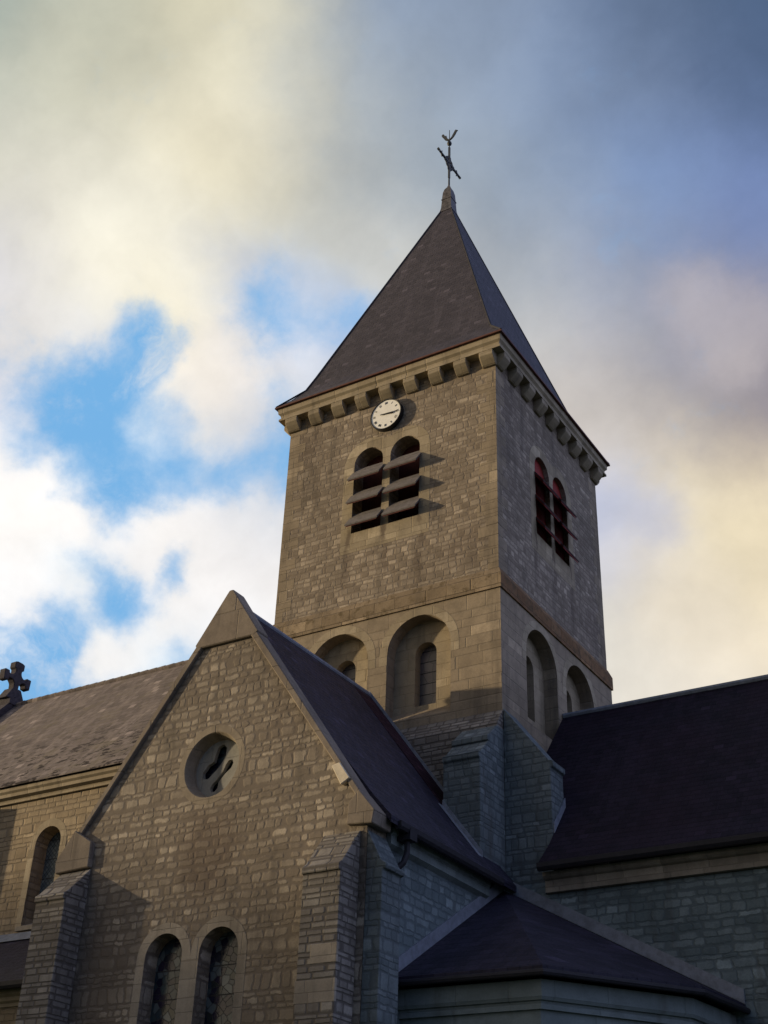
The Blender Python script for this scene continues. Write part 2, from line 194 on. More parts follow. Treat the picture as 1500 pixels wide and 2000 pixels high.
def slate(name, dark, light, row=0.11, wid=0.2, rough=0.55, bump=0.008, lichen=0.0, tint=None, vert=False, spec=0.4, holes=0.0):
    m, n, b = newmat(name)
    p, u, z, anz, nor = wall_uv(n)
    wv = n.v('SUBTRACT', n.noise(p, 3.0, 3, 0.6, col=True), (0.5, 0.5, 0.5)); wx, wy, wz = n.sep(wv)
    zz = n.m('ADD', z, n.m('MULTIPLY', wz, 0.03))
    r0 = n.m('DIVIDE', zz, row); rw = n.m('FLOOR', r0); fr = n.m('FRACT', r0)
    c0 = n.m('ADD', n.m('DIVIDE', n.m('ADD', u, n.m('MULTIPLY', wx, 0.02)), wid), n.m('MULTIPLY', rw, 0.5))
    cl = n.m('FLOOR', c0); fc = n.m('FRACT', c0)
    cr = n.white(n.comb(cl, rw, 1.0))
    big = n.noise(p, 0.5, 5, 0.65); mid = n.noise(p, 2.5, 5, 0.6); fine = n.noise(p, 20, 4, 0.7)
    c = n.mix(cr, dark, light)
    c = n.mix(n.ss(mid, 0.35, 0.75, 0.0, 0.5), c, tuple(v * 0.6 for v in dark))
    stk = n.noise(n.comb(n.m('MULTIPLY', u, 3.0), n.m('MULTIPLY', z, 0.35), 2.0), 1.0, 4, 0.65, dim='2D')
    c = n.mix(n.ss(stk, 0.50, 0.72, 0.0, 0.45), c, tuple(v * 1.35 for v in light))
    c = n.mix(n.m('MULTIPLY', n.m('GREATER_THAN', n.white(n.comb(cl, rw, 9.0)), 0.975), 0.6), c, tuple(v * 1.7 for v in light))
    if tint: c = n.mix(n.ss(big, 0.4, 0.65, 0.0, 0.6), c, tint)
    edge = n.m('MINIMUM', n.ss(fr, 0.0, 0.14), n.ss(n.m('MULTIPLY', n.m('MINIMUM', fc, n.m('SUBTRACT', 1.0, fc)), 1.0), 0.0, 0.05))
    c = n.mix(n.m('MULTIPLY', n.m('SUBTRACT', 1.0, edge), 0.55), c, tuple(v * 0.35 for v in dark))
    if lichen:
        lc = n.m('MAXIMUM', n.ss(n.noise(p, 1.3, 6, 0.7), 0.5, 0.68), n.ss(n.noise(p, 9, 3, 0.7), 0.56, 0.7))
        c = n.mix(n.m('MULTIPLY', lc, lichen), c, (0.16, 0.135, 0.085))
    if holes:
        lo = n.ss(z, 12.0, 14.4, 1.0, 0.0)
        hn = n.noise(n.v('MULTIPLY', p, (2.2, 5.0, 5.0)), 1.0, 4, 0.65)
        c = n.mix(n.m('MULTIPLY', n.m('MULTIPLY', n.ss(hn, 0.54, 0.60), lo), holes), c, (0.018, 0.012, 0.012))
    n.put(b.inputs['Base Color'], c)
    n.put(b.inputs['Roughness'], n.lin(fine, 0.3, 0.7, rough - 0.08, rough + 0.12)); b.inputs['Specular IOR Level'].default_value = spec
    # each course overlaps the one below it
    hgt = n.m('ADD', n.m('SUBTRACT', 1.0, fr), n.m('ADD', n.m('MULTIPLY', edge, 0.5), n.m('ADD', n.m('MULTIPLY', cr, 0.5), n.m('MULTIPLY', fine, 0.3))))
    bp = n.new('ShaderNodeBump'); bp.inputs['Distance'].default_value = bump; n.put(bp.inputs['Height'], hgt); n.put(b.inputs['Normal'], bp.outputs[0])
    return m
def plain(name, col, rough=0.6, metal=0.0, var=0.35, sc=6.0, bump=0.004, spec=0.4):
    m, n, b = newmat(name)
    g = n.new('ShaderNodeNewGeometry'); p = g.outputs['Position']
    a = n.noise(p, sc, 5, 0.65); f = n.noise(p, sc * 7, 3, 0.6)
    c = n.mix(n.ss(a, 0.3, 0.75, 0.0, 1.0), tuple(v * (1 + var) for v in col), tuple(v * (1 - var) for v in col))
    c = n.mix(n.ss(f, 0.45, 0.7, 0.0, var * 0.7), c, tuple(v * 0.5 for v in col))
    n.put(b.inputs['Base Color'], c); b.inputs['Roughness'].default_value = rough; b.inputs['Metallic'].default_value = metal
    b.inputs['Specular IOR Level'].default_value = spec
    bp = n.new('ShaderNodeBump'); bp.inputs['Distance'].default_value = bump; n.put(bp.inputs['Height'], n.m('ADD', a, n.m('MULTIPLY', f, 0.4))); n.put(b.inputs['Normal'], bp.outputs[0])
    return m
def leaded(name, cols, cell=0.13, lead=0.012, rough=0.18, bars=0.5, diamond=False):
    """leaded glass: small quarries in several tints held by dark cames"""
    m, n, b = newmat(name)
    p, u, z, anz, nor = wall_uv(n)
    if diamond:
        a = n.m('DIVIDE', n.m('ADD', u, z), cell); c_ = n.m('DIVIDE', n.m('SUBTRACT', u, z), cell)
        fa, fb = n.m('FRACT', a), n.m('FRACT', c_)
        dd = n.m('MINIMUM', n.m('MINIMUM', fa, n.m('SUBTRACT', 1.0, fa)), n.m('MINIMUM', fb, n.m('SUBTRACT', 1.0, fb)))
        ld = n.ss(n.m('MULTIPLY', dd, cell), lead * 0.5, lead)
        rc = n.white(n.comb(n.m('FLOOR', a), n.m('FLOOR', c_), 2.0))
    else:
        vo = n.new('ShaderNodeTexVoronoi', voronoi_dimensions='2D', feature='F1'); n.put(vo.inputs['Vector'], n.comb(u, z)); vo.inputs['Scale'].default_value = 1 / cell
        ve = n.new('ShaderNodeTexVoronoi', voronoi_dimensions='2D', feature='DISTANCE_TO_EDGE'); n.put(ve.inputs['Vector'], n.comb(u, z)); ve.inputs['Scale'].default_value = 1 / cell
        ld = n.ss(n.m('MULTIPLY', ve.outputs['Distance'], cell), lead * 0.5, lead)
        rc = n.white(vo.outputs['Color'])
    cr = n.new('ShaderNodeValToRGB'); cr.color_ramp.interpolation = 'CONSTANT'
    e = cr.color_ramp.elements
    while len(e) < len(cols): e.new(0.5)
    for i, c in enumerate(cols): e[i].position = i / len(cols); e[i].color = (*c, 1)
    n.put(cr.inputs[0], rc)
    col = n.mix(ld, (0.012, 0.012, 0.014), cr.outputs[0])
    hb = n.m('FRACT', n.m('DIVIDE', z, bars)); hb = n.ss(n.m('MULTIPLY', n.m('MINIMUM', hb, n.m('SUBTRACT', 1.0, hb)), bars), 0.008, 0.016)
    col = n.mix(hb, (0.012, 0.012, 0.014), col)
    n.put(b.inputs['Base Color'], col); b.inputs['Specular IOR Level'].default_value = 0.5
    n.put(b.inputs['Roughness'], n.lin(n.m('MINIMUM', ld, hb), 0, 1, 0.6, rough))
    bp = n.new('ShaderNodeBump'); bp.inputs['Distance'].default_value = 0.004
    n.put(bp.inputs['Height'], n.m('ADD', n.m('MULTIPLY', n.noise(p, 9, 2), 1.2), n.m('MULTIPLY', rc, 0.6))); n.put(b.inputs['Normal'], bp.outputs[0])
    return m

M = {}
M['tower'] = stone('tower_rubble', 0.135, 0.25, (0.21, 0.168, 0.125), (0.40, 0.335, 0.26), (0.205, 0.165, 0.125), joint=0.013, pale=0.13, bump=0.010, wob=0.085, jstr=0.8, contrast=1.0, stain=[(-1.10, 16.0, 0.16, 0.9, 0.4), (0.02, 16.1, 0.14, 0.7, 0.4), (1.08, 15.9, 0.15, 0.8, 0.35), (-2.6, 20.4, 0.7, 0.9, 0.3), (2.3, 15.8, 0.8, 0.6, 0.25)])
M['tower_low'] = stone('tower_ashlar', 0.26, 0.62, (0.25, 0.20, 0.14), (0.37, 0.30, 0.215), (0.20, 0.165, 0.12), joint=0.007, wob=0.015, pale=0.04, contrast=0.6, jstr=0.5, bump=0.010, seed=3)
M['gable'] = stone('gable_rubble', 0.15, 0.24, (0.19, 0.155, 0.12), (0.39, 0.335, 0.265), (0.16, 0.132, 0.105), joint=0.018, pale=0.07, bump=0.011, wob=0.10, jstr=0.95, contrast=0.9, seed=9,
                   stain=[(0.05, 7.0, 0.85, 1.1, 0.62), (-2.2, 5.0, 1.0, 1.6, 0.3), (1.7, 9.6, 0.6, 1.6, 0.22)])
M['wall'] = stone('shaded_wall_rubble', 0.15, 0.30, (0.105, 0.14, 0.152), (0.25, 0.305, 0.32), (0.085, 0.11, 0.12), joint=0.016, pale=0.05, bump=0.012, wob=0.10, contrast=0.7, jstr=0.7, seed=15)  # blue cast of the shaded walls is mixed into the base colours
M['nave'] = stone('nave_rubble', 0.17, 0.36, (0.26, 0.20, 0.13), (0.42, 0.335, 0.225), (0.22, 0.175, 0.12), joint=0.012, pale=0.05, contrast=0.7, seed=21)
M['ashlar'] = stone('dressed_stone', 0.30, 0.55, (0.30, 0.245, 0.165), (0.43, 0.36, 0.255), (0.27, 0.215, 0.145), joint=0.006, wob=0.010, pale=0.03, contrast=0.8, jstr=0.6, bump=0.009, seed=27, stain=[(0.0, 16.85, 0.09, 0.40, 0.7), (-1.08, 16.85, 0.09, 0.38, 0.65), (1.06, 16.9, 0.07, 0.3, 0.5)])
M['trim'] = stone('grey_dressed_stone', 0.34, 0.6, (0.27, 0.235, 0.19), (0.40, 0.35, 0.285), (0.19, 0.165, 0.135), joint=0.006, wob=0.010, pale=0.03, contrast=0.7, jstr=0.6, bump=0.008, seed=33)
M['butt'] = stone('buttress_courses', 0.115, 0.30, (0.18, 0.16, 0.14), (0.31, 0.285, 0.25), (0.10, 0.088, 0.078), joint=0.012, wob=0.02, pale=0.06, bump=0.02, seed=39)
M['coping'] = stone('weathered_coping', 0.8, 0.9, (0.19, 0.155, 0.125), (0.28, 0.235, 0.185), (0.15, 0.125, 0.10), joint=0.006, wob=0.01, pale=0.02, contrast=0.6, jstr=0.5, bump=0.012, seed=61)
M['gable_ring'] = stone('round_window_stone', 0.5, 0.5, (0.23, 0.19, 0.145), (0.32, 0.27, 0.20), (0.22, 0.18, 0.13), joint=0.005, wob=0.03, pale=0.02, contrast=0.5, jstr=0.5, bump=0.012, seed=67)
M['tracery'] = stone('grey_tracery', 0.9, 0.9, (0.24, 0.235, 0.215), (0.34, 0.33, 0.30), (0.22, 0.21, 0.19), joint=0.004, wob=0.03, pale=0.0, contrast=0.4, jstr=0.3, bump=0.012, seed=71)
M['mossy_dark'] = stone('orange_mossy_moulding', 0.5, 0.7, (0.20, 0.105, 0.045), (0.29, 0.17, 0.08), (0.12, 0.07, 0.04), joint=0.006, wob=0.01, moss=0.6, seed=46)
M['shade_tint'] = stone('shade_tinted_rubble', 0.145, 0.27, (0.10, 0.125, 0.132), (0.215, 0.25, 0.26), (0.082, 0.098, 0.105), joint=0.014, wob=0.06, pale=0.04, contrast=0.7, jstr=0.7, bump=0.012, seed=77)  # blue-grey of the shade is put into this stone's colour
M['louvre_shaded'] = plain('louvre_slate_shaded', (0.05, 0.018, 0.018), rough=0.8, var=0.25)  # dark copy of the louvre slate, shade of the east face painted in
M['lining'] = plain('oxblood_shaded', (0.075, 0.014, 0.010), rough=0.8, var=0.25)  # darkened oxblood: shade of the openings put into the colour
M['pale'] = plain('pale_new_stone', (0.55, 0.48, 0.37), rough=0.9, var=0.15)
M['mossy'] = stone('mossy_moulding', 0.5, 0.7, (0.22, 0.165, 0.105), (0.33, 0.255, 0.17), (0.15, 0.11, 0.07), joint=0.006, wob=0.01, moss=0.45, seed=45)
M['sac'] = stone('render_blocks', 0.42, 0.95, (0.18, 0.22, 0.222), (0.27, 0.315, 0.315), (0.12, 0.145, 0.148), joint=0.006, wob=0.01, pale=0.02, contrast=0.5, jstr=0.5, bump=0.006, seed=51)
M['spire'] = slate('spire_slate', (0.042, 0.037, 0.048), (0.066, 0.058, 0.072), row=0.14, wid=0.22, rough=0.66, spec=0.25, bump=0.012)
M['slate'] = slate('dark_slate', (0.013, 0.012, 0.024), (0.027, 0.024, 0.043), row=0.13, wid=0.22, rough=0.62, spec=0.22, bump=0.010)
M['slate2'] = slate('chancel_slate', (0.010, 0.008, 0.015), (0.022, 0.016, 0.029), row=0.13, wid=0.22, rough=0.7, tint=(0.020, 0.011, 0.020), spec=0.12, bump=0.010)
M['tile'] = slate('weathered_roof_tile', (0.14, 0.115, 0.105), (0.235, 0.195, 0.175), row=0.17, wid=0.24, rough=0.85, lichen=0.5, bump=0.018, spec=0.2, holes=0.95)
M['lead'] = plain('lead_flashing', (0.17, 0.19, 0.23), rough=0.5, metal=0.0, var=0.25)
M['darklead'] = plain('dark_gutter_zinc', (0.014, 0.013, 0.018), rough=0.7, var=0.3)
M['rust'] = plain('red_brown_fascia', (0.10, 0.035, 0.025), rough=0.7, var=0.3)
M['iron'] = plain('weathered_iron', (0.035, 0.038, 0.04), rough=0.6, var=0.3)
M['capmetal'] = plain('copper_cap', (0.075, 0.07, 0.075), rough=0.55, var=0.7, sc=9)
M['oxblood'] = plain('oxblood_boarding', (0.22, 0.016, 0.012), rough=0.8, var=0.3, sc=4)
M['louvre'] = plain('louvre_slate', (0.135, 0.12, 0.115), rough=0.75, var=0.25)
M['darkstone'] = plain('dark_lichen_stone', (0.05, 0.042, 0.05), rough=0.9, var=0.35, sc=8, bump=0.01)
M['glass'] = leaded('leaded_stained_glass', [(0.015, 0.018, 0.03), (0.03, 0.045, 0.06), (0.012, 0.012, 0.03), (0.05, 0.07, 0.075), (0.025, 0.03, 0.03), (0.02, 0.015, 0.035), (0.11, 0.13, 0.135)], cell=0.14, lead=0.008)
M['paleglass'] = leaded('pale_leaded_glass', [(0.14, 0.17, 0.18), (0.18, 0.21, 0.21), (0.11, 0.14, 0.15)], cell=0.12, diamond=True, rough=0.25)
M['grille'] = leaded('grey_leaded_glass', [(0.10, 0.09, 0.09), (0.14, 0.12, 0.115), (0.12, 0.10, 0.10)], cell=0.30, rough=0.4, bars=0.28, lead=0.004)
M['dial'] = plain('clock_enamel', (0.86, 0.84, 0.78), rough=0.35, var=0.05)
M['black'] = plain('black_paint', (0.012, 0.012, 0.014), rough=0.45, var=0.1)
M['grass'] = plain('grass_ground', (0.05, 0.07, 0.03), rough=0.95, var=0.4, sc=1.5)
M['bark'] = plain('bark', (0.06, 0.05, 0.04), rough=0.95, var=0.4)
M['leafage'] = plain('leafage', (0.05, 0.065, 0.03), rough=0.9, var=0.4, sc=0.8)

# ------------------------------------------------------------------ mesh helpers
class MB:
    """collects shapes, then links them as one mesh object"""
    def __init__(s): s.v = []; s.f = []; s.mi = []
    def add(s, vs, fs, mi=0):
        o = len(s.v); s.v += [tuple(x) for x in vs]; s.f += [tuple(i + o for i in f) for f in fs]; s.mi += [mi] * len(fs); return s
    def box(s, a, b, mi=0):
        x0, y0, z0 = (min(a[i], b[i]) for i in range(3)); x1, y1, z1 = (max(a[i], b[i]) for i in range(3))
        return s.add([(x0, y0, z0), (x1, y0, z0), (x1, y1, z0), (x0, y1, z0), (x0, y0, z1), (x1, y0, z1), (x1, y1, z1), (x0, y1, z1)],
                     [(0, 3, 2, 1), (4, 5, 6, 7), (0, 1, 5, 4), (1, 2, 6, 5), (2, 3, 7, 6), (3, 0, 4, 7)], mi)
    def prism(s, pts, vec, mi=0):
        """closed outline pts (3-D) swept along vec"""
        n = len(pts); v = [Vector(p) for p in pts]; w_ = Vector(vec)
        return s.add(v + [p + w_ for p in v], [tuple(range(n))[::-1], tuple(range(n, 2 * n))] + [(i, (i + 1) % n, n + (i + 1) % n, n + i) for i in range(n)], mi)
    def tube(s, pts, r, n=8, mi=0, r2=None):
        pts = [Vector(p) for p in pts]; rings = []
        for i, p in enumerate(pts):
            t = (pts[min(i + 1, len(pts) - 1)] - pts[max(i - 1, 0)]).normalized()
            a = t.orthogonal().normalized() if i == 0 else (a - t * a.dot(t)).normalized()
            b = t.cross(a); rr = r if r2 is None else r + (r2 - r) * i / (len(pts) - 1)
            rings.append([p + (a * math.cos(2 * math.pi * k / n) + b * math.sin(2 * math.pi * k / n)) * rr for k in range(n)])
        vs = [q for ring in rings for q in ring]; m_ = len(rings)
        fs = [(i * n + k, i * n + (k + 1) % n, (i + 1) * n + (k + 1) % n, (i + 1) * n + k) for i in range(m_ - 1) for k in range(n)]
        fs += [tuple(range(n))[::-1], tuple((m_ - 1) * n + k for k in range(n))]
        return s.add(vs, fs, mi)
    def lathe(s, prof, c=(0, 0), n=12, mi=0):
        vs = []
        for (r, z) in prof: vs += [(c[0] + r * math.cos(2 * math.pi * k / n), c[1] + r * math.sin(2 * math.pi * k / n), z) for k in range(n)]
        m_ = len(prof)
        fs = [(i * n + k, i * n + (k + 1) % n, (i + 1) * n + (k + 1) % n, (i + 1) * n + k) for i in range(m_ - 1) for k in range(n)]
        return s.add(vs, fs + [tuple(range(n))[::-1], tuple((m_ - 1) * n + k for k in range(n))], mi)
    def build(s, name, mats, parent=None, bevel=0.0, smooth=False):
        me = bpy.data.meshes.new(name); me.from_pydata(s.v, [], s.f)
        for m_ in (mats if isinstance(mats, (list, tuple)) else [mats]): me.materials.append(m_)
        me.polygons.foreach_set('material_index', s.mi)
        bm = bmesh.new(); bm.from_mesh(me); bmesh.ops.remove_doubles(bm, verts=bm.verts, dist=1e-5); bmesh.ops.recalc_face_normals(bm, faces=bm.faces); bm.to_mesh(me); bm.free()
        if smooth: me.polygons.foreach_set('use_smooth', [True] * len(me.polygons))
        o = bpy.data.objects.new(name, me); COL.objects.link(o)
        if parent: o.parent = parent
        if bevel:
            b = o.modifiers.new('edge', 'BEVEL'); b.width = bevel; b.segments = 1; b.limit_method = 'ANGLE'
        return o

# a face frame turns (u along the wall, d outward, z) into a point; SIDES of a square tower of half width h
def frame(side, h):
    return {'S': lambda u, d, z: (u, -h - d, z), 'N': lambda u, d, z: (-u, h + d, z),
            'E': lambda u, d, z: (h + d, u, z), 'W': lambda u, d, z: (-h - d, -u, z)}[side]
def arch(c, hw, z0, zs, n=14):
    return [(c - hw, z0), (c + hw, z0)] + [(c + hw * math.cos(math.pi * k / n), zs + hw * math.sin(math.pi * k / n)) for k in range(0, n + 1)]
def disc(c, z, r, n=32): return [(c + r * math.cos(2 * math.pi * k / n), z + r * math.sin(2 * math.pi * k / n)) for k in range(n)]
def panel(mb, fr, outline, holes, d0, t, mi=0):
    """a slab of wall with openings; its front at outward offset d0, t thick, with the reveals of every opening"""
    loops = [outline] + holes
    tri = tessellate_polygon([[Vector((a, b, 0)) for a, b in l] for l in loops])
    flat = [p for l in loops for p in l]
    front = [fr(a, d0, b) for a, b in flat]; back = [fr(a, d0 - t, b) for a, b in flat]; n = len(flat)
    fs = [tuple(x) for x in tri] + [tuple(i + n for i in x[::-1]) for x in tri]
    k = 0
    for l in loops:
        m_ = len(l)
        fs += [(k + i, k + (i + 1) % m_, n + k + (i + 1) % m_, n + k + i) for i in range(m_)]; k += m_
    mb.add(front + back, fs, mi)
def rect(a, b, c, d): return [(a, c), (b, c), (b, d), (a, d)]
def sheet(mb, fr, outline, d, mi=0): mb.add([fr(a, d, b) for a, b in outline], [tuple(range(len(outline)))], mi)
def clip_arch_ring(c, hw, wd, z0, zs, n=14):
    """the flat band of dressed stone round an arched opening (outer arch, inner arch)"""
    return arch(c, hw + wd, z0, zs, n), arch(c, hw, z0, zs, n)
def band(mb, fr, c, hw, wd, z0, zs, d0, t, n=16, mi=0):
    inn = [(c + hw, z0)] + [(c + hw * math.cos(math.pi * k / n), zs + hw * math.sin(math.pi * k / n)) for k in range(n + 1)] + [(c - hw, z0)]
    out = [(c + hw + wd, z0)] + [(c + (hw + wd) * math.cos(math.pi * k / n), zs + (hw + wd) * math.sin(math.pi * k / n)) for k in range(n + 1)] + [(c - hw - wd, z0)]
    poly = inn + out[::-1]
    m_ = len(inn)
    vs = [fr(a, d0, b) for a, b in inn + out] + [fr(a, d0 - t, b) for a, b in inn + out]; q = 2 * m_
    fs = []
    for i in range(m_ - 1):
        fs += [(i, i + 1, m_ + i + 1, m_ + i), (q + i, q + m_ + i, q + m_ + i + 1, q + i + 1), (i, q + i, q + i + 1, i + 1), (m_ + i, m_ + i + 1, q + m_ + i + 1, q + m_ + i)]
    fs += [(0, m_, q + m_, q), (m_ - 1, q + m_ - 1, q + 2 * m_ - 1, 2 * m_ - 1)]
    mb.add(vs, fs, mi)

def tag(o, label, cat=None, group=None, kind=None):
    if label: o['label'] = label
    if cat: o['category'] = cat
    if group: o['group'] = group
    if kind: o['kind'] = kind
    return o
def empty(name, loc=(0, 0, 0)):
    o = bpy.data.objects.new(name, None); COL.objects.link(o); o.location = loc; o.empty_display_size = 0.3
    return o

# ------------------------------------------------------------------ ground
g = MB(); g.add([(-1500, -1500, GROUND), (1500, -1500, GROUND), (1500, 1500, GROUND), (-1500, 1500, GROUND)], [(0, 1, 2, 3)])
tag(g.build('ground', M['grass']), None, kind='structure')

# ------------------------------------------------------------------ the church
church = empty('church', (0, 0, GROUND))
tag(church, 'old stone church with square clock tower, slate spire and gabled transept', 'church')
_build = MB.build
def part(mb, name, mats, parent=None, **k):
    """a part built in scene coordinates and hung under the church or one of its parts"""
    o = _build(mb, name, mats, None, **k)
    pr = parent or church
    o.parent = pr
    o.matrix_parent_inverse = Matrix.Translation(pr.matrix_world.translation).inverted() if pr is church else Matrix.Identity(4)
    return o
church.matrix_world = Matrix.Translation((0, 0, GROUND))

# ---- tower: upper stage
H, HL = 3.25, 3.32
ZS, ZC = 14.88, 21.34          # top of the lower stage, underside of the cornice
T = 0.6
tower = MB()
lights = [arch(-0.565, 0.45, 17.05, 19.17), arch(0.565, 0.45, 17.05, 19.17)]
for sd_, (a, b) in {'S': (-H, H), 'N': (-H, H), 'E': (-H + T, H - T), 'W': (-H + T, H - T)}.items():
    panel(tower, frame(sd_, H), rect(a, b, ZS, ZC), lights, 0.0, T)
# lower stage: two shallow arched recesses on each face
for sd_, (a, b) in {'S': (-HL, HL), 'N': (-HL, HL), 'E': (-HL + 0.36, HL - 0.36), 'W': (-HL + 0.36, HL - 0.36)}.items():
    fr = frame(sd_, HL)
    rec = [arch(-1.14, 0.87, 11.5, 13.26, 20), arch(1.14, 0.87, 11.5, 13.26, 20)]
    panel(tower, fr, rect(a, b, 7.0, 14.36), rec, 0.0, 0.36, 1)
    e = HL - 0.37 if sd_ in 'SN' else HL - 0.72
    panel(tower, fr, rect(-e, e, 7.0, 14.3), [arch(-1.14, 0.29, 11.95, 13.28), arch(1.14, 0.29, 11.95, 13.28)], -0.362, 0.34, 2)
# weathered base of the tower on the south side, above the transept roof
tower.prism([(-3.3, -HL - 0.004, 11.28), (-3.3, -3.62, 10.86), (-3.3, -3.62, 6.0), (-3.3, -HL - 0.004, 6.0)], (6.64, 0, 0), 3)
tower = part(tower, 'tower_wall', [M['tower'], M['tower_low'], M['ashlar'], M['butt']])

# string course: a mossy chamfered moulding between the stages
sc_ = MB()
for (z0, z1, o0, o1) in ((14.36, 14.88, 3.34, 3.34),):
    vs = [(-3.345, 14.361), (3.345, 14.361)]
e0, e1 = 3.36, 3.275
ring = [(e0, 14.36), (e0, 14.72), (e1, 14.92), (e1 - 0.3, 14.92), (e1 - 0.3, 14.36)]
for k in range(4):
    A = [(1, -1), (1, 1), (-1, 1), (-1, -1)][k]; B = [(1, 1), (-1, 1), (-1, -1), (1, -1)][k]
    vs = [(A[0] * r_, A[1] * r_, z_) for r_, z_ in ring] + [(B[0] * r_, B[1] * r_, z_) for r_, z_ in ring]
    q = len(ring); sc_.add(vs, [(i, (i + 1) % q, q + (i + 1) % q, q + i) for i in range(q)], 1 if k == 0 else 0)
part(sc_, 'string_course', [M['mossy'], M['mossy_dark']], tower)

# quoins at the four corners of the tower, long and short
qn = MB()
z = 14.93; k = 0
while z < 20.9:
    hh = 0.31
    for sx, sy in ((1, -1), (-1, -1), (1, 1), (-1, 1)):
        la, lb = (0.52, 0.30) if k % 2 else (0.30, 0.52)
        la += random.uniform(-.06, .06); lb += random.uniform(-.06, .06); pz = 0.003 + random.uniform(0, .002)
        x0, y0 = sx * (H + pz), sy * (H + pz)
        pts = [(x0, y0), (x0 - sx * la, y0), (x0 - sx * la, y0 - sy * 0.03), (x0 - sx * 0.03, y0 - sy * 0.03), (x0 - sx * 0.03, y0 - sy * lb), (x0, y0 - sy * lb)]
        qn.prism([(a, b, z + 0.006) for a, b in pts], (0, 0, hh - 0.012))
    z += hh; k += 1
part(qn, 'quoin', M['tower_low'], tower)['kind'] = 'stuff'

# belfry openings: dressed surround, louvres, boarding behind
for sd_ in 'SENW':
    fr = frame(sd_, H)
    su = MB()
    out = [(-1.33, 16.47), (1.33, 16.47), (1.33, 19.10)] + [(0.565 + 0.765 * math.cos(t), 19.17 + 0.765 * math.sin(t)) for t in [math.pi * i / 16 for i in range(0, 12)] if 0.565 + 0.765 * math.cos(t) > 0.05]
    out += [(-x_, z_) for x_, z_ in out[:1:-1]]
    panel(su, fr, out, lights, 0.004, 0.003)
    sur = part(su, 'window_surround', M['ashlar'], tower)
    lo = MB()
    panel(lo, fr, rect(-1.2, 1.2, 16.9, 19.8), [], -0.13 if sd_ == 'E' else -0.46, 0.05)
    part(lo, 'belfry_boarding', M['oxblood'] if sd_ == 'E' else M['lining'], tower)  # the darker red paints the shade inside the openings
    for c in (-0.565, 0.565):
        for zt in (18.97, 18.25, 17.56):
            l = MB(); a, b = c - 0.495, c + 0.495
            # slab sloping down and out: inner top, outer foot
            p = [(-0.10, zt + 0.13), (0.27, zt - 0.375), (0.255, zt - 0.41), (-0.12, zt + 0.09)]
            l.prism([fr(c - 0.445, d_, z_) for d_, z_ in [p[0], (0.0, zt - 0.008), (-0.02, zt - 0.05), p[3]]], Vector(fr(c + 0.445, 0, 0)) - Vector(fr(c - 0.445, 0, 0)))
            l.prism([fr(a, d_, z_) for d_, z_ in [(0.016, zt - 0.03), p[1], p[2], (0.016, zt - 0.09)]], Vector(fr(b, 0, 0)) - Vector(fr(a, 0, 0)))
            # timber lining under the slab
            l.prism([fr(a + 0.03, d_, z_) for d_, z_ in [(0.016, zt - 0.094), (0.245, zt - 0.412), (0.245, zt - 0.44), (0.016, zt - 0.14)]], Vector(fr(b - 0.03, 0, 0)) - Vector(fr(a + 0.03, 0, 0)), 1)
            part(l, 'louvre', [M['louvre'] if sd_ != 'E' else M['louvre_shaded'], M['lining'] if sd_ != 'E' else M['oxblood']], tower)
for sd_ in 'SENW':
    fr = frame(sd_, HL)
    for c in (-1.14, 1.14):
        b_ = MB(); band(b_, fr, c, 0.87, 0.22, 13.0, 13.26, 0.004, 0.003); part(b_, 'arch_ring', M['ashlar'], tower)
        s_ = MB(); s_.prism([fr(c - 0.865, d_, z_) for d_, z_ in [(-0.358, 11.5), (-0.358, 11.82), (-0.004, 11.503)]], Vector(fr(c + 0.865, 0, 0)) - Vector(fr(c - 0.865, 0, 0)))
        part(s_, 'recess_sill', M['tower_low'], tower)
        w_ = MB(); panel(w_, fr, arch(c, 0.30, 11.93, 13.28), [], -0.60, 0.03); part(w_, 'lancet_window', M['grille'], tower)

# corbel table and cornice
for sd_ in 'SENW':
    fr = frame(sd_, H)
    for i in range(9):
        c = -3.10 + i * 6.20 / 8
        if i in (0, 8) and sd_ in 'EW': continue
        cb = MB(); hw = 0.185 if i not in (0, 8) else 0.20
        cb.prism([fr(c - hw, d_, z_) for d_, z_ in [(0.003, 20.98), (0.003, ZC), (0.27, ZC), (0.27, 21.20), (0.20, 21.11), (0.17, 21.08), (0.07, 20.98)]], Vector(fr(c + hw, 0, 0)) - Vector(fr(c - hw, 0, 0)))
        part(cb, 'corbel', M['ashlar'], tower, bevel=0.01)
for sx, sy in ((1, -1), (-1, -1), (1, 1), (-1, 1)):       # corner corbels turn the angle
    cb = MB()
    cb.prism([(sx * (H + 0.003), sy * 2.92, z_) if False else (sx * (H + d_), sy * 2.90, z_) for d_, z_ in [(0.003, 20.98), (0.003, ZC), (0.27, ZC), (0.27, 21.20), (0.20, 21.11), (0.07, 20.98)]], (0, sy * 0.349, 0))
    part(cb, 'corbel', M['ashlar'], tower, bevel=0.01)
co = MB()
ring = [(H - 0.5, ZC), (3.525, ZC), (3.525, 21.40), (3.48, 21.45), (3.49, 21.52), (3.545, 21.58), (3.555, 21.74), (H - 0.5, 21.74)]
for k in range(4):
    A = [(1, -1), (1, 1), (-1, 1), (-1, -1)][k]; B = [(1, 1), (-1, 1), (-1, -1), (1, -1)][k]; q = len(ring)
    co.add([(A[0] * r_, A[1] * r_, z_) for r_, z_ in ring] + [(B[0] * r_, B[1] * r_, z_) for r_, z_ in ring], [(i, (i + 1) % q, q + (i + 1) % q, q + i) for i in range(q)])
part(co, 'cornice', M['ashlar'], tower)

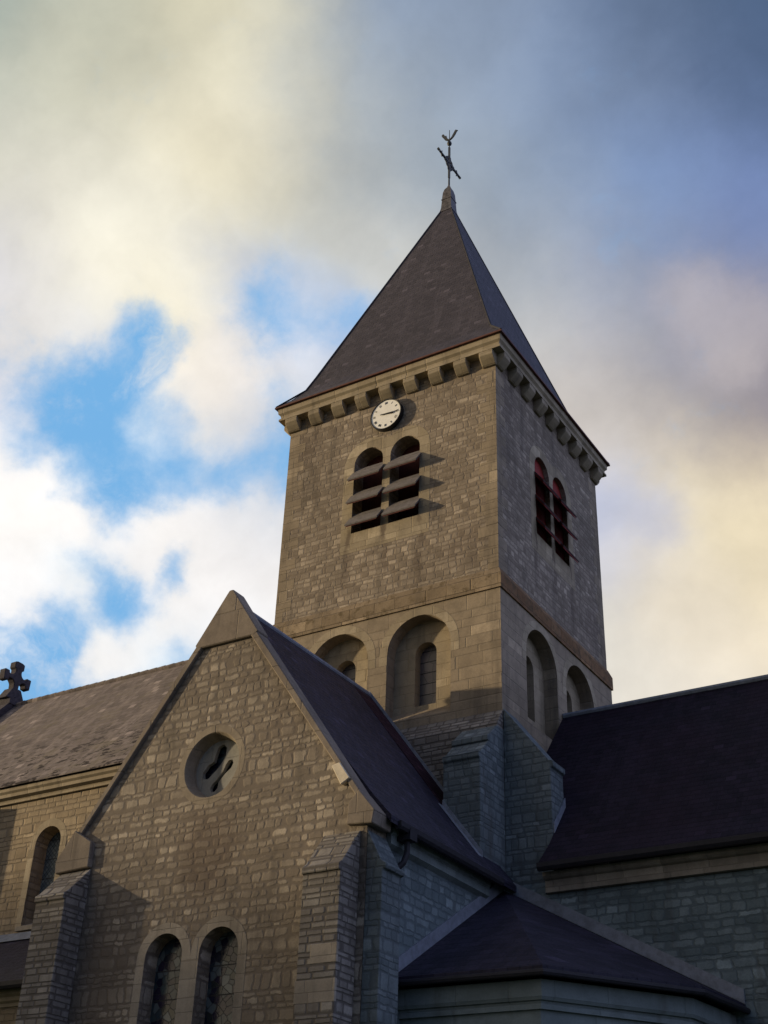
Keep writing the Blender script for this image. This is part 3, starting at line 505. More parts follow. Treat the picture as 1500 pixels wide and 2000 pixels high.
# south east angle buttresses of the tower, with sloped and stepped tops
bt = MB()
bt.prism([(2.47, -3.625, 10.80), (2.47, -4.06, 10.42), (2.47, -4.10, 10.42), (2.47, -4.10, 10.30), (2.47, -4.06, 10.28), (2.47, -4.42, 9.93), (2.47, -4.50, 9.92), (2.47, -4.50, 9.80), (2.47, -4.45, 9.77), (2.47, -4.45, 3.0), (2.47, -3.325, 3.0), (2.47, -3.325, 10.80)], (0.88, 0, 0))
part(bt, 'buttress', M['shade_tint'], tower, bevel=0.012)
btE = bt = MB()
bt.prism([(3.352, -3.34, 11.30), (4.40, -3.34, 9.93), (4.50, -3.34, 9.90), (4.50, -3.34, 9.78), (4.44, -3.34, 9.75), (4.44, -3.34, 3.0), (3.352, -3.34, 3.0)], (0, 0.62, 0))
part(bt, 'buttress', M['shade_tint'], tower, bevel=0.012)

# ---- spire
sp = MB()
ringz = [(3.60, 21.80), (3.0, 22.60), (0.13, 31.05)]
prof = [(3.60, 21.745)] + ringz + []
vs = []; fs = []
for r_, z_ in [(3.60, 21.76), (3.60, 21.80), (3.30, 22.16), (3.02, 22.58), (2.83, 23.1), (0.14, 31.0)]:
    vs += [(r_, -r_, z_), (r_, r_, z_), (-r_, r_, z_), (-r_, -r_, z_)]
for i in range(5): fs += [(4 * i + k, 4 * i + (k + 1) % 4, 4 * i + 4 + (k + 1) % 4, 4 * i + 4 + k) for k in range(4)]
fs += [(0, 3, 2, 1), (20, 21, 22, 23)]
sp.add(vs, fs)
spire = part(sp, 'spire_roof', M['spire'])
ev = MB()
for k in range(4):
    A = [(1, -1), (1, 1), (-1, 1), (-1, -1)][k]; B = [(1, 1), (-1, 1), (-1, -1), (1, -1)][k]; ring = [(3.52, 21.743), (3.625, 21.743), (3.625, 21.79), (3.52, 21.758)]; q = 4
    ev.add([(A[0] * r_, A[1] * r_, z_) for r_, z_ in ring] + [(B[0] * r_, B[1] * r_, z_) for r_, z_ in ring], [(i, (i + 1) % q, q + (i + 1) % q, q + i) for i in range(q)])
part(ev, 'eaves_board', M['rust'], spire)
hp = MB()
for sx, sy in ((1, -1), (-1, -1), (1, 1), (-1, 1)):
    hp.tube([(sx * r_, sy * r_, z_) for r_, z_ in [(3.60, 21.81), (3.02, 22.59), (2.83, 23.11), (0.14, 31.0)]], 0.028, 6)
part(hp, 'hip_flashing', M['darklead'], spire)
cp = MB()
vs = []; fs = []
capp = [(0.225, 30.80), (0.19, 31.0), (0.165, 31.5), (0.15, 31.72), (0.11, 31.9), (0.05, 32.02), (0.03, 32.1)]
for r_, z_ in capp: vs += [(r_, -r_, z_), (r_, r_, z_), (-r_, r_, z_), (-r_, -r_, z_)]
for i in range(len(capp) - 1): fs += [(4 * i + k, 4 * i + (k + 1) % 4, 4 * i + 4 + (k + 1) % 4, 4 * i + 4 + k) for k in range(4)]
fs += [(0, 3, 2, 1), tuple(range(4 * len(capp) - 4, 4 * len(capp)))]
cp.add(vs, fs)
cp.box((-0.187, -0.187, 31.36), (0.187, 0.187, 31.40))
part(cp, 'spire_cap', M['capmetal'], spire)

# ---- iron cross and weathercock on the spire
wc = empty('weathercock_cross', (0, 0, 32.05))
tag(wc, 'wrought iron cross with a cockerel vane on the tip of the spire', 'weathervane')
def sub(mb, name, mats, root, **k):
    """a part of a free standing thing, built round the thing's own base point"""
    o = _build(mb, name, mats, root, **k); return o
rd = MB(); rd.tube([(0, 0, -0.1), (0, 0, 1.2), (0, 0, 2.75)], 0.035, 8, r2=0.012); sub(rd, 'shaft', M['iron'], wc)
cr_ = MB(); zc = 1.12
cr_.box((-0.03, -0.66, zc - 0.025), (0.03, 0.74, zc + 0.025)); cr_.box((-0.03, -0.03, zc - 0.7), (0.03, 0.03, zc + 0.78))
for s_ in (-1, 1):
    cr_.tube([(0, s_ * 0.70, zc), (0, s_ * 0.78, zc)], 0.045, 6)
    cr_.tube([(0, s_ * 0.50, zc - 0.13), (0, s_ * 0.58, zc), (0, s_ * 0.50, zc + 0.13)], 0.022, 5)
    for t_ in (-1, 1):      # scrolls in the four corners
        cr_.tube([(0, s_ * (0.04 + 0.30 * math.sin(a)), zc + t_ * (0.04 + 0.30 * (1 - math.cos(a)))) if False else (0, s_ * (0.32 - 0.26 * math.cos(a)), zc + t_ * (0.32 - 0.26 * math.sin(a))) for a in [math.pi / 2 * i / 6 for i in range(7)]], 0.028, 5)
        cr_.tube([(0, s_ * (0.13 + 0.07 * math.cos(a)), zc + t_ * (0.13 + 0.07 * math.sin(a))) for a in [2 * math.pi * i / 9 for i in range(9)]], 0.024, 5)
sub(cr_, 'cross', M['iron'], wc)
bl = MB(); bl.lathe([(0.01, 1.98), (0.07, 2.03), (0.085, 2.09), (0.07, 2.15), (0.01, 2.2)], n=10); sub(bl, 'ball', M['iron'], wc, smooth=True)
ck = MB()
sil = [(-0.02, 2.36), (0.06, 2.40), (0.13, 2.50), (0.17, 2.62), (0.23, 2.74), (0.27, 2.86), (0.33, 2.90), (0.36, 2.83), (0.41, 2.80), (0.35, 2.76), (0.32, 2.66), (0.27, 2.55), (0.20, 2.42), (0.10, 2.32), (0.02, 2.27),
       (-0.08, 2.30), (-0.15, 2.36), (-0.22, 2.45), (-0.31, 2.52), (-0.36, 2.62), (-0.38, 2.74), (-0.32, 2.80), (-0.26, 2.74), (-0.21, 2.68), (-0.20, 2.76), (-0.15, 2.74), (-0.13, 2.62), (-0.10, 2.50)]
ck.prism([(x_ * 1.0, -0.02, 2.24 + (z_ - 2.27) * 0.62 + (0.10 if x_ < -0.18 else 0.0)) for x_, z_ in [(a_ * 0.8, b_) for a_, b_ in sil]], (0, 0.04, 0)); sub(ck, 'cockerel', M['iron'], wc)

# ---- clock
ckk = empty('wall_clock', (0, -H, 20.46))
tag(ckk, 'round white wall clock with black rim high on the sunlit tower face', 'clock')
def cyl_y(mb, r, y0, y1, n=48, mi=0, c=(0, 0)):
    mb.prism([(c[0] + r * math.cos(2 * math.pi * k / n), y0, c[1] + r * math.sin(2 * math.pi * k / n)) for k in range(n)], (0, y1 - y0, 0), mi)
dl = MB(); cyl_y(dl, 0.463, -0.13, -0.02); dial = sub(dl, 'dial', M['dial'], ckk)
rm = MB(); n_ = 48
vs = []; 
for r_, y_ in ((0.463, -0.148), (0.482, -0.148), (0.488, -0.13), (0.488, -0.002), (0.45, -0.002), (0.45, -0.12)):
    vs += [(r_ * math.cos(2 * math.pi * k / n_), y_, r_ * math.sin(2 * math.pi * k / n_)) for k in range(n_)]
fs = [(i * n_ + k, i * n_ + (k + 1) % n_, ((i + 1) % 6) * n_ + (k + 1) % n_, ((i + 1) % 6) * n_ + k) for i in range(6) for k in range(n_)]
rm.add(vs, fs); sub(rm, 'rim', M['black'], ckk)
def clockbar(mb, ang, r0, r1, w0, w1, y, th=0.008):
    dx, dz = math.sin(ang), math.cos(ang); px_, pz_ = dz, -dx
    mb.prism([(dx * r0 + px_ * w0, y, dz * r0 + pz_ * w0), (dx * r1 + px_ * w1, y, dz * r1 + pz_ * w1), (dx * r1 - px_ * w1, y, dz * r1 - pz_ * w1), (dx * r0 - px_ * w0, y, dz * r0 - pz_ * w0)], (0, -th, 0))
for i in range(12):
    nm = MB(); a0 = math.radians(30 * i)
    strokes = {0: 4, 1: 1, 2: 2, 3: 3, 4: 4, 5: 2, 6: 3, 7: 4, 8: 4, 9: 3, 10: 2, 11: 3}[i]
    for s_ in range(strokes): clockbar(nm, a0 + (s_ - (strokes - 1) / 2) * 0.065, 0.33, 0.40, 0.005, 0.005, -0.131, 0.004)
    sub(nm, 'numeral', M['black'], dial)
hh_ = MB(); clockbar(hh_, math.radians(98), -0.08, 0.24, 0.014, 0.022, -0.142); sub(hh_, 'hour_hand', M['black'], ckk)
mh_ = MB(); clockbar(mh_, math.radians(93), -0.16, 0.36, 0.014, 0.010, -0.152); sub(mh_, 'minute_hand', M['black'], ckk)

# ---- transept
YG, XW = -8.93, 3.5
k_ = 1.41
rf_z = lambda x: 12.14 - 1.335 * abs(x)
tr = MB()
gz = lambda x: 12.17 - k_ * abs(x)
gfr = lambda u, d, z: (u, YG - d, z)
ga = [arch(-0.72, 0.43, 0.4, 5.15), arch(0.52, 0.43, 0.4, 5.15)]
rose = disc(-0.09, 8.68, 0.66, 36)
panel(tr, gfr, [(-XW, GROUND), (XW, GROUND), (XW, gz(XW)), (0, 12.17), (-XW, gz(XW))], [rose] + ga, 0.0, 0.62)
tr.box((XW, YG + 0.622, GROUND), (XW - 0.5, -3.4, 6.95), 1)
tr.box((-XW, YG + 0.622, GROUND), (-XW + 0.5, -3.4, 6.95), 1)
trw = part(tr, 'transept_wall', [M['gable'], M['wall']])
# raised coping on the two rakes, and its saddle stone
for s_ in (-1, 1):
    cpg = MB()
    o_ = [(0.0, 12.42), (3.40, 12.42 - k_ * 3.40), (3.06, 12.42 - k_ * 3.40 - 0.12 if False else 7.30), (0.0, 11.90)]
    o_ = [(0.0, 12.36), (3.55, 12.36 - k_ * 3.55), (3.40, 7.36), (0.0, 12.08)]
    cpg.prism([(s_ * x_, YG - 0.08, z_) for x_, z_ in o_], (0, 0.36, 0))
    part(cpg, 'coping', M['coping'], trw, bevel=0.02)
sd2 = MB(); sd2.prism([(x_, YG - 0.084, z_) for x_, z_ in [(-0.70, 11.22), (0.70, 11.22), (0.80, 11.29), (0.10, 12.33), (0.05, 12.40), (-0.05, 12.40), (-0.10, 12.33), (-0.80, 11.29)]], (0, 0.37, 0))
part(sd2, 'saddle_stone', M['coping'], trw, bevel=0.02)
for s_ in (-1, 1):
    kn = MB(); kn.prism([(s_ * x_, YG - 0.115, z_) for x_, z_ in ([(3.30, 7.80), (2.82, 7.52), (2.80, 7.02), (3.66, 6.98), (3.70, 7.22)] if s_ < 0 else [(3.36, 7.62), (3.16, 7.40), (3.14, 7.02), (3.66, 6.98), (3.70, 7.22)])], (0, 0.62, 0))
    part(kn, 'kneeler_stone', M['coping'], trw, bevel=0.015)
ps = MB(); ps.prism([(x_, YG - 0.118, z_) for x_, z_ in [(2.76, 8.14), (2.93, 8.18), (3.16, 7.86), (2.98, 7.76)]], (0, 0.3, 0)); part(ps, 'kneeler_stone', M['pale'], trw, bevel=0.01)['label'] = 'pale replaced coping stone'
# round window: splayed eye with a pierced stone plate
RC, RZ = -0.09, 8.68
rr_ = MB(); n_ = 40; vs = []
for r_, d_ in ((0.79, 0.003), (0.655, 0.003), (0.64, -0.02), (0.56, -0.30), (0.78, -0.001)):
    vs += [(RC + r_ * math.cos(2 * math.pi * k / n_), YG - d_, RZ + r_ * math.sin(2 * math.pi * k / n_)) for k in range(n_)]
rr_.add(vs, [(i * n_ + k, i * n_ + (k + 1) % n_, (i + 1) * n_ + (k + 1) % n_, (i + 1) * n_ + k) for i in range(4) for k in range(n_)])
rw_ = part(rr_, 'round_window', M['gable_ring'], trw, smooth=False)
def lobe(pts):
    """outline through blobs (x, z, r) strung along a line"""
    up_, dn_ = [], []
    for i, (x_, z_, r_) in enumerate(pts):
        t = Vector((pts[min(i + 1, len(pts) - 1)][0] - pts[max(i - 1, 0)][0], pts[min(i + 1, len(pts) - 1)][1] - pts[max(i - 1, 0)][1])).normalized(); n2 = Vector((-t.y, t.x))
        if i == 0: dn_.append((x_ - t.x * r_ * .7, z_ - t.y * r_ * .7))
        up_.append((x_ + n2.x * r_, z_ + n2.y * r_)); dn_.append((x_ - n2.x * r_, z_ - n2.y * r_))
        if i == len(pts) - 1: dn_.append((x_ + t.x * r_ * .7, z_ + t.y * r_ * .7))
    return dn_ + up_[::-1]
h1 = lobe([(RC + 0.02, RZ + 0.42, 0.11), (RC - 0.01, RZ + 0.27, 0.13), (RC - 0.09, RZ + 0.10, 0.10), (RC - 0.22, RZ + 0.02, 0.12), (RC - 0.34, RZ - 0.10, 0.10)])
h2 = lobe([(RC + 0.26, RZ + 0.10, 0.07), (RC + 0.21, RZ + 0.02, 0.08), (RC + 0.11, RZ - 0.10, 0.04), (RC - 0.03, RZ - 0.25, 0.04), (RC - 0.08, RZ - 0.34, 0.085), (RC - 0.13, RZ - 0.41, 0.07)])
tri_ = MB()
panel(tri_, gfr, disc(RC, RZ, 0.60, 36), [h1, h2], -0.26, 0.08); part(tri_, 'window_tracery', M['tracery'], trw)
gl = MB(); panel(gl, gfr, disc(RC, RZ, 0.60, 36), [], -0.40, 0.02); part(gl, 'window_glass', M['glass'], trw)
for c in (-0.72, 0.52):
    b_ = MB(); band(b_, gfr, c, 0.43, 0.19, 0.4, 5.15, 0.005, 0.004); part(b_, 'window_surround', M['trim'], trw)
    b_ = MB(); panel(b_, gfr, arch(c, 0.44, 0.4, 5.15), [], -0.34, 0.03); part(b_, 'lancet_window', M['glass'], trw)
    b_ = MB(); b_.prism([gfr(c - 0.5, d_, z_) for d_, z_ in [(-0.34, 0.4), (-0.34, 0.62), (0.1, 0.36), (0.1, 0.28), (0.015, 0.28), (0.015, 0.38)]], (1.0, 0, 0)); part(b_, 'window_sill', M['trim'], trw)
# buttresses of the gable: one at each end facing south, one facing east
def butt_s(x0, x1, ztop, zout, yo=-9.50, mat='butt'):
    b = MB()
    b.prism([(x0, YG - 0.012, ztop), (x0, yo + 0.05, zout + 0.03), (x0, yo - 0.05, zout - 0.04), (x0, yo - 0.05, zout - 0.14), (x0, yo, zout - 0.16), (x0, yo, 1.4), (x0, yo - 0.16, 1.2), (x0, yo - 0.16, GROUND), (x0, YG - 0.012, GROUND)], (x1 - x0, 0, 0))
    return part(b, 'buttress', M[mat], trw, bevel=0.012)
butt_s(-3.56, -2.80, 7.00, 6.44, mat='butt')
butt_s(2.62, 3.38, 6.92, 6.24)
for s_ in (1, -1):
    b = MB(); X0 = XW + 0.004
    b.prism([(s_ * X0, YG + 0.004, 6.92), (s_ * 3.80, YG + 0.004, 6.36), (s_ * 3.90, YG + 0.004, 6.30), (s_ * 3.90, YG + 0.004, 6.22), (s_ * 3.83, YG + 0.004, 6.20), (s_ * 3.83, YG + 0.004, 1.4), (s_ * 4.0, YG + 0.004, 1.2), (s_ * 4.0, YG + 0.004, GROUND), (s_ * X0, YG + 0.004, GROUND)], (0, 0.62, 0))
    part(b, 'buttress', M['shade_tint'], trw, bevel=0.012)
# quoin stones, pale, low on the right hand buttress
for (x0, x1, z0, z1) in ((2.86, 3.384, 4.62, 4.93), (2.60, 3.384, 4.02, 4.38), (2.95, 3.384, 3.3, 3.6)):
    q = MB(); q.box((x0, -9.505, z0), (x1, -9.45, z1)); part(q, 'quoin', M['trim'], trw, bevel=0.008)
# side cornice under the eaves
for s_ in (1, -1):
    c_ = MB(); c_.prism([(s_ * (XW + o), YG + 0.63, z_) for o, z_ in [(0.003, 6.78), (0.10, 6.84), (0.10, 7.0), (0.14, 7.03), (0.14, 7.12), (0.003, 7.12)]], (0, 3.72 if s_ > 0 else 4.4, 0))
    part(c_, 'cornice', M['sac'], trw)  # blue-tinted blocks: the shade's tone is carried by the material

def roof_slab(x_or_y, pts, sweep, th=0.14):
    """pts: roof surface line from ridge to eaves; the slab hangs th below it"""
    pass
trr = MB()
for s_ in (1, -1):
    prof = [(0.0, 12.19), (2.75, 8.47), (3.45, 7.60), (3.80, 7.22)]
    y0, y1 = YG + 0.285, -3.63
    low = [(x_, z_ - 0.13) for x_, z_ in prof]
    trr.prism([(s_ * x_, y0, z_) for x_, z_ in prof + low[::-1]], (0, y1 - y0, 0))
trr = part(trr, 'transept_roof', M['slate'])
rg = MB(); rg.tube([(0, YG + 0.5, 12.15), (0, -3.6, 12.15)], 0.075, 8); part(rg, 'ridge_tiles', M['lead'], trr)
for s_ in (1, -1):
    gt = MB(); gt.prism([(s_ * (3.72 + a), YG + 0.52, 7.16 + b) for a, b in [(0, 0), (0.0, -0.07), (0.03, -0.12), (0.12, -0.12), (0.15, -0.07), (0.15, 0.02), (0.135, 0.02)]], (0, 3.95, 0)); part(gt, 'gutter', M['darklead'], trr)
# lead flashing where the roof meets the tower
fl = MB()
for (xa, xb, y_) in ((0.0, 2.46, -3.622), (2.47, 3.40, -4.452)):
    za, zb = 12.14 - 1.335 * xa, 12.14 - 1.335 * xb
    if xb > 2.75: zb = 7.64
    fl.prism([(xa, y_ - 0.02, za - 0.02), (xb, y_ - 0.02, zb - 0.02), (xb, y_ - 0.02, zb + 0.15), (xa, y_ - 0.02, za + 0.15)], (0, 0.018, 0))
    fl.prism([(xa, y_ - 0.02, za + 0.012), (xb, y_ - 0.02, zb + 0.012), (xb, y_ - 0.02, zb + 0.03), (xa, y_ - 0.02, za + 0.03)], (0, -0.16, 0))
part(fl, 'flashing', M['lead'], trr)
# dark red slates on the strip next to the tower
dr = MB(); 
dr.prism([(0.12, -4.45, 12.14 - 1.335 * 0.12 + 0.05), (2.45, -4.45, 12.14 - 1.335 * 2.45 + 0.05), (2.45, -4.45, 12.14 - 1.335 * 2.45 + 0.005), (0.12, -4.45, 12.14 - 1.335 * 0.12 + 0.005)], (0, 0.80, 0))
M['redslate'] = slate('dark_red_slate', (0.022, 0.010, 0.016), (0.04, 0.018, 0.026), row=0.13, wid=0.22, rough=0.75, spec=0.1)
part(dr, 'verge_slates', M['redslate'], trr)['label'] = 'dark red strip of slates next to the tower'

# hopper and downpipe on the east wall of the transept
dp = MB()
dp.box((3.62, -8.12, 6.93), (3.88, -7.88, 7.13))
dp.tube([(3.75, -8.0, 6.95), (3.75, -8.0, 6.72), (3.72, -8.06, 6.55), (3.62, -8.16, 6.40), (3.58, -8.22, 6.25), (3.58, -8.24, 4.9), (3.58, -8.24, GROUND)], 0.055, 10)
for z_ in (5.9, 4.8, 2.5): dp.tube([(3.58, -8.24, z_), (3.58, -8.24, z_ + 0.05)], 0.07, 10)
part(dp, 'downpipe', M['darklead'])

# ---- nave (higher and longer than the transept), west gable with a stone cross
nv = MB()
XN0, XN1 = -16.6, -3.36
NE = -4.0
wins = [arch(-9.34, 0.44, 7.72, 9.78), arch(-14.1, 0.44, 7.72, 9.78)]
sfr = lambda u, d, z: (u, NE - d, z)
panel(nv, sfr, rect(XN0, XN1, GROUND, 11.02), wins, 0.0, 0.6)
panel(nv, lambda u, d, z: (u, 4.0 + d, z), rect(XN0, XN1, GROUND, 11.02), [], 0.0, 0.6)
for x_ in (XN0, XN1 - 0.5): nv.prism([(x_, -3.399, GROUND), (x_, 3.399, GROUND), (x_, 3.399, 12.0), (x_, 0, 16.2), (x_, -3.399, 12.0)], (0.5, 0, 0))
nvw = part(nv, 'nave_wall', M['nave'])
for s_ in (1, -1):
    cn = MB(); cn.prism([(XN0 - 0.05, s_ * y_, z_) for y_, z_ in [(3.6, 11.022), (3.6, 11.40), (4.26, 11.40), (4.26, 11.30), (4.20, 11.25), (4.20, 11.16), (4.08, 11.12), (4.08, 11.022)]], (XN1 - XN0 + 0.05, 0, 0)); part(cn, 'cornice', M['ashlar'], nvw)
for c in (-9.34, -14.1):
    b_ = MB(); band(b_, sfr, c, 0.44, 0.20, 7.72, 9.78, 0.005, 0.004); part(b_, 'window_surround', M['ashlar'], nvw)
    b_ = MB(); panel(b_, sfr, arch(c, 0.45, 7.7, 9.78), [], -0.42, 0.03); part(b_, 'lancet_window', M['paleglass'], nvw)
    b_ = MB(); b_.prism([sfr(c - 0.55, d_, z_) for d_, z_ in [(-0.42, 7.72), (-0.42, 7.92), (0.08, 7.70), (0.08, 7.60), (0.015, 7.60), (0.015, 7.70)]], (1.10, 0, 0)); part(b_, 'window_sill', M['trim'], nvw)
for x_ in (-12.35, -16.28):
    b_ = MB(); b_.prism([(x_, NE - 0.003, 11.015), (x_, NE - 0.42, 11.015), (x_, NE - 0.42, 5.0), (x_, NE - 0.003, 5.0)], (0.55, 0, 0)); part(b_, 'buttress', M['nave'], nvw, bevel=0.012)
nr = MB()
for s_ in (1, -1):
    nr.prism([(XN0 + 0.45, s_ * y_, z_) for y_, z_ in [(0, 16.42), (4.34, 11.45), (4.34, 11.30 + 0.105), (0, 16.25)]], (XN1 - XN0 - 0.45 + 0.03, 0, 0))
nrr = part(nr, 'nave_roof', M['tile'])
rg = MB()
x_ = XN0 + 0.5
while x_ < XN1 - 0.1:
    rg.tube([(x_, 0, 16.41), (x_ + 0.36, 0, 16.43)], 0.085, 8); x_ += 0.35
part(rg, 'ridge_tiles', M['tile'], nrr)
wg = MB()
for s_ in (1, -1):
    wg.prism([(XN0 - 0.08, s_ * y_, z_) for y_, z_ in [(0, 16.74), (4.5, 11.55), (4.5, 11.1), (0, 16.2)]], (0.5, 0, 0))
wg.box((XN0 - 0.1, -0.3, 16.4), (XN0 + 0.44, 0.3, 16.62))
part(wg, 'gable_coping', M['darkstone'], nvw)
# aisle under the nave windows
ai = MB(); ai.box((-16.0, -7.0, GROUND), (-3.52, -4.01, 5.05)); aiw = part(ai, 'aisle_wall', M['nave'])
ac = MB(); ac.prism([(-16.05, y_, z_) for y_, z_ in [(-6.9, 5.052), (-6.9, 5.38), (-7.16, 5.38), (-7.16, 5.28), (-7.10, 5.24), (-7.10, 5.16), (-7.04, 5.12), (-7.04, 5.052)]], (12.4, 0, 0)); part(ac, 'cornice', M['ashlar'], aiw)
ar = MB(); ar.prism([(-16.1, y_, z_) for y_, z_ in [(-4.012, 7.42), (-7.28, 5.52), (-7.28, 5.40), (-4.012, 7.28)]], (12.4, 0, 0)); arr = part(ar, 'aisle_roof', M['slate'])
af = MB(); af.prism([(-16.1, y_, z_) for y_, z_ in [(-4.012, 7.56), (-4.05, 7.56), (-4.25, 7.32), (-4.012, 7.44)]], (12.4, 0, 0)); part(af, 'flashing', M['lead'], arr)
ag = MB(); ag.prism([(-16.1, -7.28 - a, 5.46 + b) for a, b in [(0, 0), (0.0, -0.07), (0.04, -0.12), (0.11, -0.12), (0.15, -0.07), (0.15, 0.02), (0.135, 0.02)]], (12.4, 0, 0)); part(ag, 'gutter', M['darklead'], arr)

# stone cross on the west gable of the nave
sx = empty('gable_cross', (XN0 + 0.15, 0.0, 16.6))
tag(sx, 'dark weathered stone cross on the far gable end of the nave roof', 'cross')
ft = MB(); ft.prism([(-0.22, -0.42, 0.0), (-0.22, 0.42, 0.0), (-0.22, 0.17, 0.42), (-0.22, -0.17, 0.42)], (0.44, 0, 0)); sub(ft, 'foot', M['darkstone'], sx, bevel=0.02)
cs = MB()
o_ = [(-0.12, 0.42), (0.12, 0.42), (0.13, 0.62), (0.22, 0.72), (0.30, 0.76), (0.42, 0.74), (0.44, 0.62), (0.66, 0.60), (0.68, 1.02), (0.44, 1.02), (0.42, 0.92), (0.30, 0.92), (0.20, 0.98), (0.15, 1.08), (0.16, 1.20), (0.24, 1.22), (0.24, 1.46), (0.12, 1.50), (-0.12, 1.50), (-0.24, 1.46), (-0.24, 1.22), (-0.16, 1.20), (-0.15, 1.08), (-0.20, 0.98), (-0.30, 0.92), (-0.42, 0.92), (-0.44, 1.02), (-0.68, 1.02), (-0.66, 0.60), (-0.44, 0.62), (-0.42, 0.74), (-0.30, 0.76), (-0.22, 0.72), (-0.13, 0.62)]
cs.prism([(-0.14, a * 0.88, 0.05 + b * 0.90) for a, b in o_], (0.28, 0, 0)); sub(cs, 'cross_arms', M['darkstone'], sx, bevel=0.025)

# ---- chancel
CY = -3.75
ch = MB()
cf = lambda u, d, z: (u, CY - d, z)
panel(ch, cf, rect(3.36, 15.0, GROUND, 6.98), [], 0.0, 0.4)
panel(ch, lambda u, d, z: (u, 3.75 + d, z), rect(3.36, 15.0, GROUND, 6.98), [], 0.0, 0.4)
ch.prism([(14.5, -3.34, GROUND), (14.5, 3.34, GROUND), (14.5, 3.34, 7.9), (14.5, 0, 12.0), (14.5, -3.34, 7.9)], (0.5, 0, 0))
ch.prism([(3.36, CY, 6.985), (3.36, CY, 7.0), (3.36, -3.345, 7.35), (3.36, -3.345, 6.985)], (1.06, 0, 0))
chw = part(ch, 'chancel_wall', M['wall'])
for s_ in (1, -1):
    cc = MB(); cc.prism([(4.47, s_ * y_, z_) for y_, z_ in [(3.36, 6.99), (3.36, 7.36), (3.98, 7.36), (3.98, 7.28), (3.93, 7.24), (3.86, 7.22), (3.86, 6.99)]], (10.6, 0, 0)); part(cc, 'cornice', M['trim'], chw)
cr = MB()
for s_ in (1, -1):
    p_ = [(0, 12.34), (3.55, 8.06), (4.14, 7.50), (4.14, 7.37), (0, 12.18)]
    # the roof stops against the tower and, lower down, against its buttress
    cr.prism([(4.45 if s_ < 0 else 3.33, s_ * y_, z_) for y_, z_ in p_], ((15.2 - (4.45 if s_ < 0 else 3.33)), 0, 0))
cr.prism([(3.33, y_, z_) for y_, z_ in [(0, 12.34), (-2.70, 12.34 - 2.70 * 1.2056), (-2.70, 12.18 - 2.70 * 1.2056), (0, 12.18)]], (1.12, 0, 0))
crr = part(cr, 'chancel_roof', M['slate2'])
rg = MB(); rg.tube([(3.34, 0, 12.35), (15.2, 0, 12.35)], 0.08, 8); part(rg, 'ridge_tiles', M['lead'], crr)
gt = MB(); gt.prism([(4.47, -4.10 - a, 7.46 + b) for a, b in [(0, 0), (0.0, -0.09), (0.04, -0.13), (0.11, -0.13), (0.15, -0.07), (0.15, 0.02), (0.135, 0.02)]], (10.7, 0, 0)); part(gt, 'gutter', M['darklead'], crr)
fl = MB()
fl.prism([(4.452, y_, z_) for y_, z_ in [(-2.72, 9.07), (-3.33, 8.34), (-3.33, 8.54), (-2.72, 9.27)]], (0.025, 0, 0))
part(fl, 'flashing', M['lead'], crr)

# ---- sacristy in the angle of transept and chancel
poly = [(3.505, -8.0), (6.22, -7.88), (7.98, -5.50), (8.16, -3.76)]
cx_, cy_ = 3.52, -3.78
def inset(o):
    res = []
    c = Vector((5.2, -5.4))
    for (x_, y_) in poly:
        v = Vector((x_, y_)) - Vector((cx_, cy_)); k2 = (v.length - o) / v.length
        res.append((cx_ + v.x * k2, cy_ + v.y * k2))
    return res
def ringband(mb, o0, z0, z1, o1=None, mi=0):
    """solid wedge between the corner and the faceted outline"""
    a = inset(o0); b = inset(o0 if o1 is None else o1)
    vs = [(cx_, cy_, z0)] + [(x_, y_, z0) for x_, y_ in a] + [(cx_, cy_, z1)] + [(x_, y_, z1) for x_, y_ in b]
    mb.add(vs, [(0, 4, 3, 2, 1), (5, 6, 7, 8, 9), (0, 1, 6, 5), (1, 2, 7, 6), (2, 3, 8, 7), (3, 4, 9, 8), (4, 0, 5, 9)], mi)
sa = MB(); ringband(sa, 0.34, GROUND, 4.05)
saw = part(sa, 'sacristy_wall', M['sac'])
sb = MB(); ringband(sb, 0.27, 4.052, 4.18); ringband(sb, 0.22, 4.182, 4.23, 0.19); ringband(sb, 0.19, 4.232, 4.49)
part(sb, 'cornice', M['sac'], saw)
sr = MB()
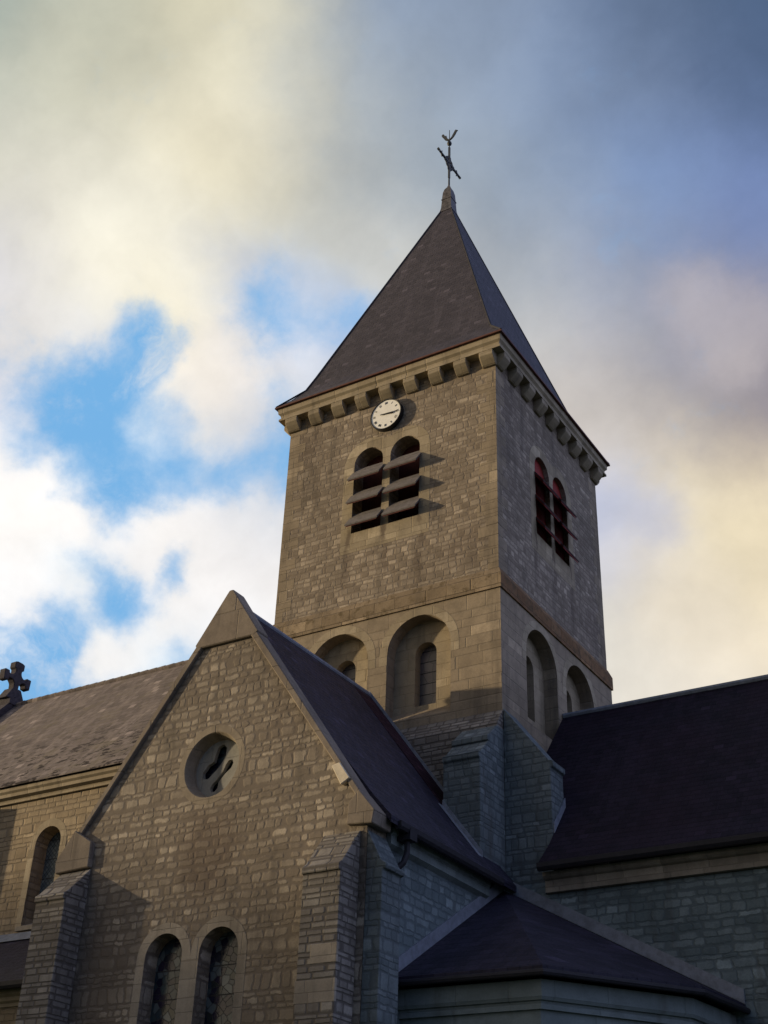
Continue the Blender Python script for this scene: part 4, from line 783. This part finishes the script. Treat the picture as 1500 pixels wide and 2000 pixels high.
vs = [(cx_, cy_, 7.16)] + [(x_, y_, 4.66) for x_, y_ in poly] + [(x_, y_, 4.56) for x_, y_ in poly] + [(cx_, cy_, 4.56)]
sr.add(vs, [(0, 1, 2), (0, 2, 3), (0, 3, 4), (1, 5, 6, 2), (2, 6, 7, 3), (3, 7, 8, 4), (5, 9, 8, 7, 6), (0, 9, 5, 1), (0, 4, 8, 9)])
srr = part(sr, 'sacristy_roof', M['slate'])
gt = MB()
pp = [(x_, y_, 4.55) for x_, y_ in inset(-0.03)]
gt.tube(pp, 0.055, 8); part(gt, 'gutter', M['darklead'], srr)
fl = MB()
for a, b, nrm in (((cx_, cy_, 7.16), (3.505, -8.0, 4.66), (0.03, 0, 0)), ((cx_, cy_, 7.16), (8.16, -3.76, 4.66), (0, -0.03, 0))):
    a = Vector(a); b = Vector(b)
    if nrm[0]: a.x = b.x = XW + 0.002
    else: a.y = b.y = CY - 0.002
    up_ = Vector((0, 0, 0.26)); dn = Vector((0, 0, 0.01))
    fl.prism([a + dn, b + dn, b + up_, a + up_], nrm)
part(fl, 'flashing', M['lead'], srr)

# ------------------------------------------------------------------ wood added out of view to the west: it shades the foot of the church
tw = MB(); rnd = random.Random(3)
for i in range(5200):
    x_ = -112 + rnd.uniform(-9, 9); y_ = rnd.uniform(-110, 45)
    top = 20.4 + 1.6 * math.sin(y_ * 0.11) + 1.3 * math.sin(y_ * 0.31 + 1) + rnd.uniform(-1.5, 1.0)
    z_ = GROUND + 1 + (top - 1) * rnd.random() ** 0.6
    s_ = rnd.uniform(0.8, 1.7); a = Vector((rnd.gauss(0, 1), rnd.gauss(0, 1), rnd.gauss(0, 1))).normalized(); b = a.orthogonal().normalized(); c = a.cross(b)
    p_ = Vector((x_, y_, z_)); tw.add([p_ + b * s_, p_ + c * s_, p_ - b * s_ * 0.8, p_ - c * s_ * 0.9], [(0, 1, 2, 3)])
tag(tw.build('shading_wood', M['leafage']), 'unseen wood added to the west to shade the foot of the church', 'wood', kind='stuff')
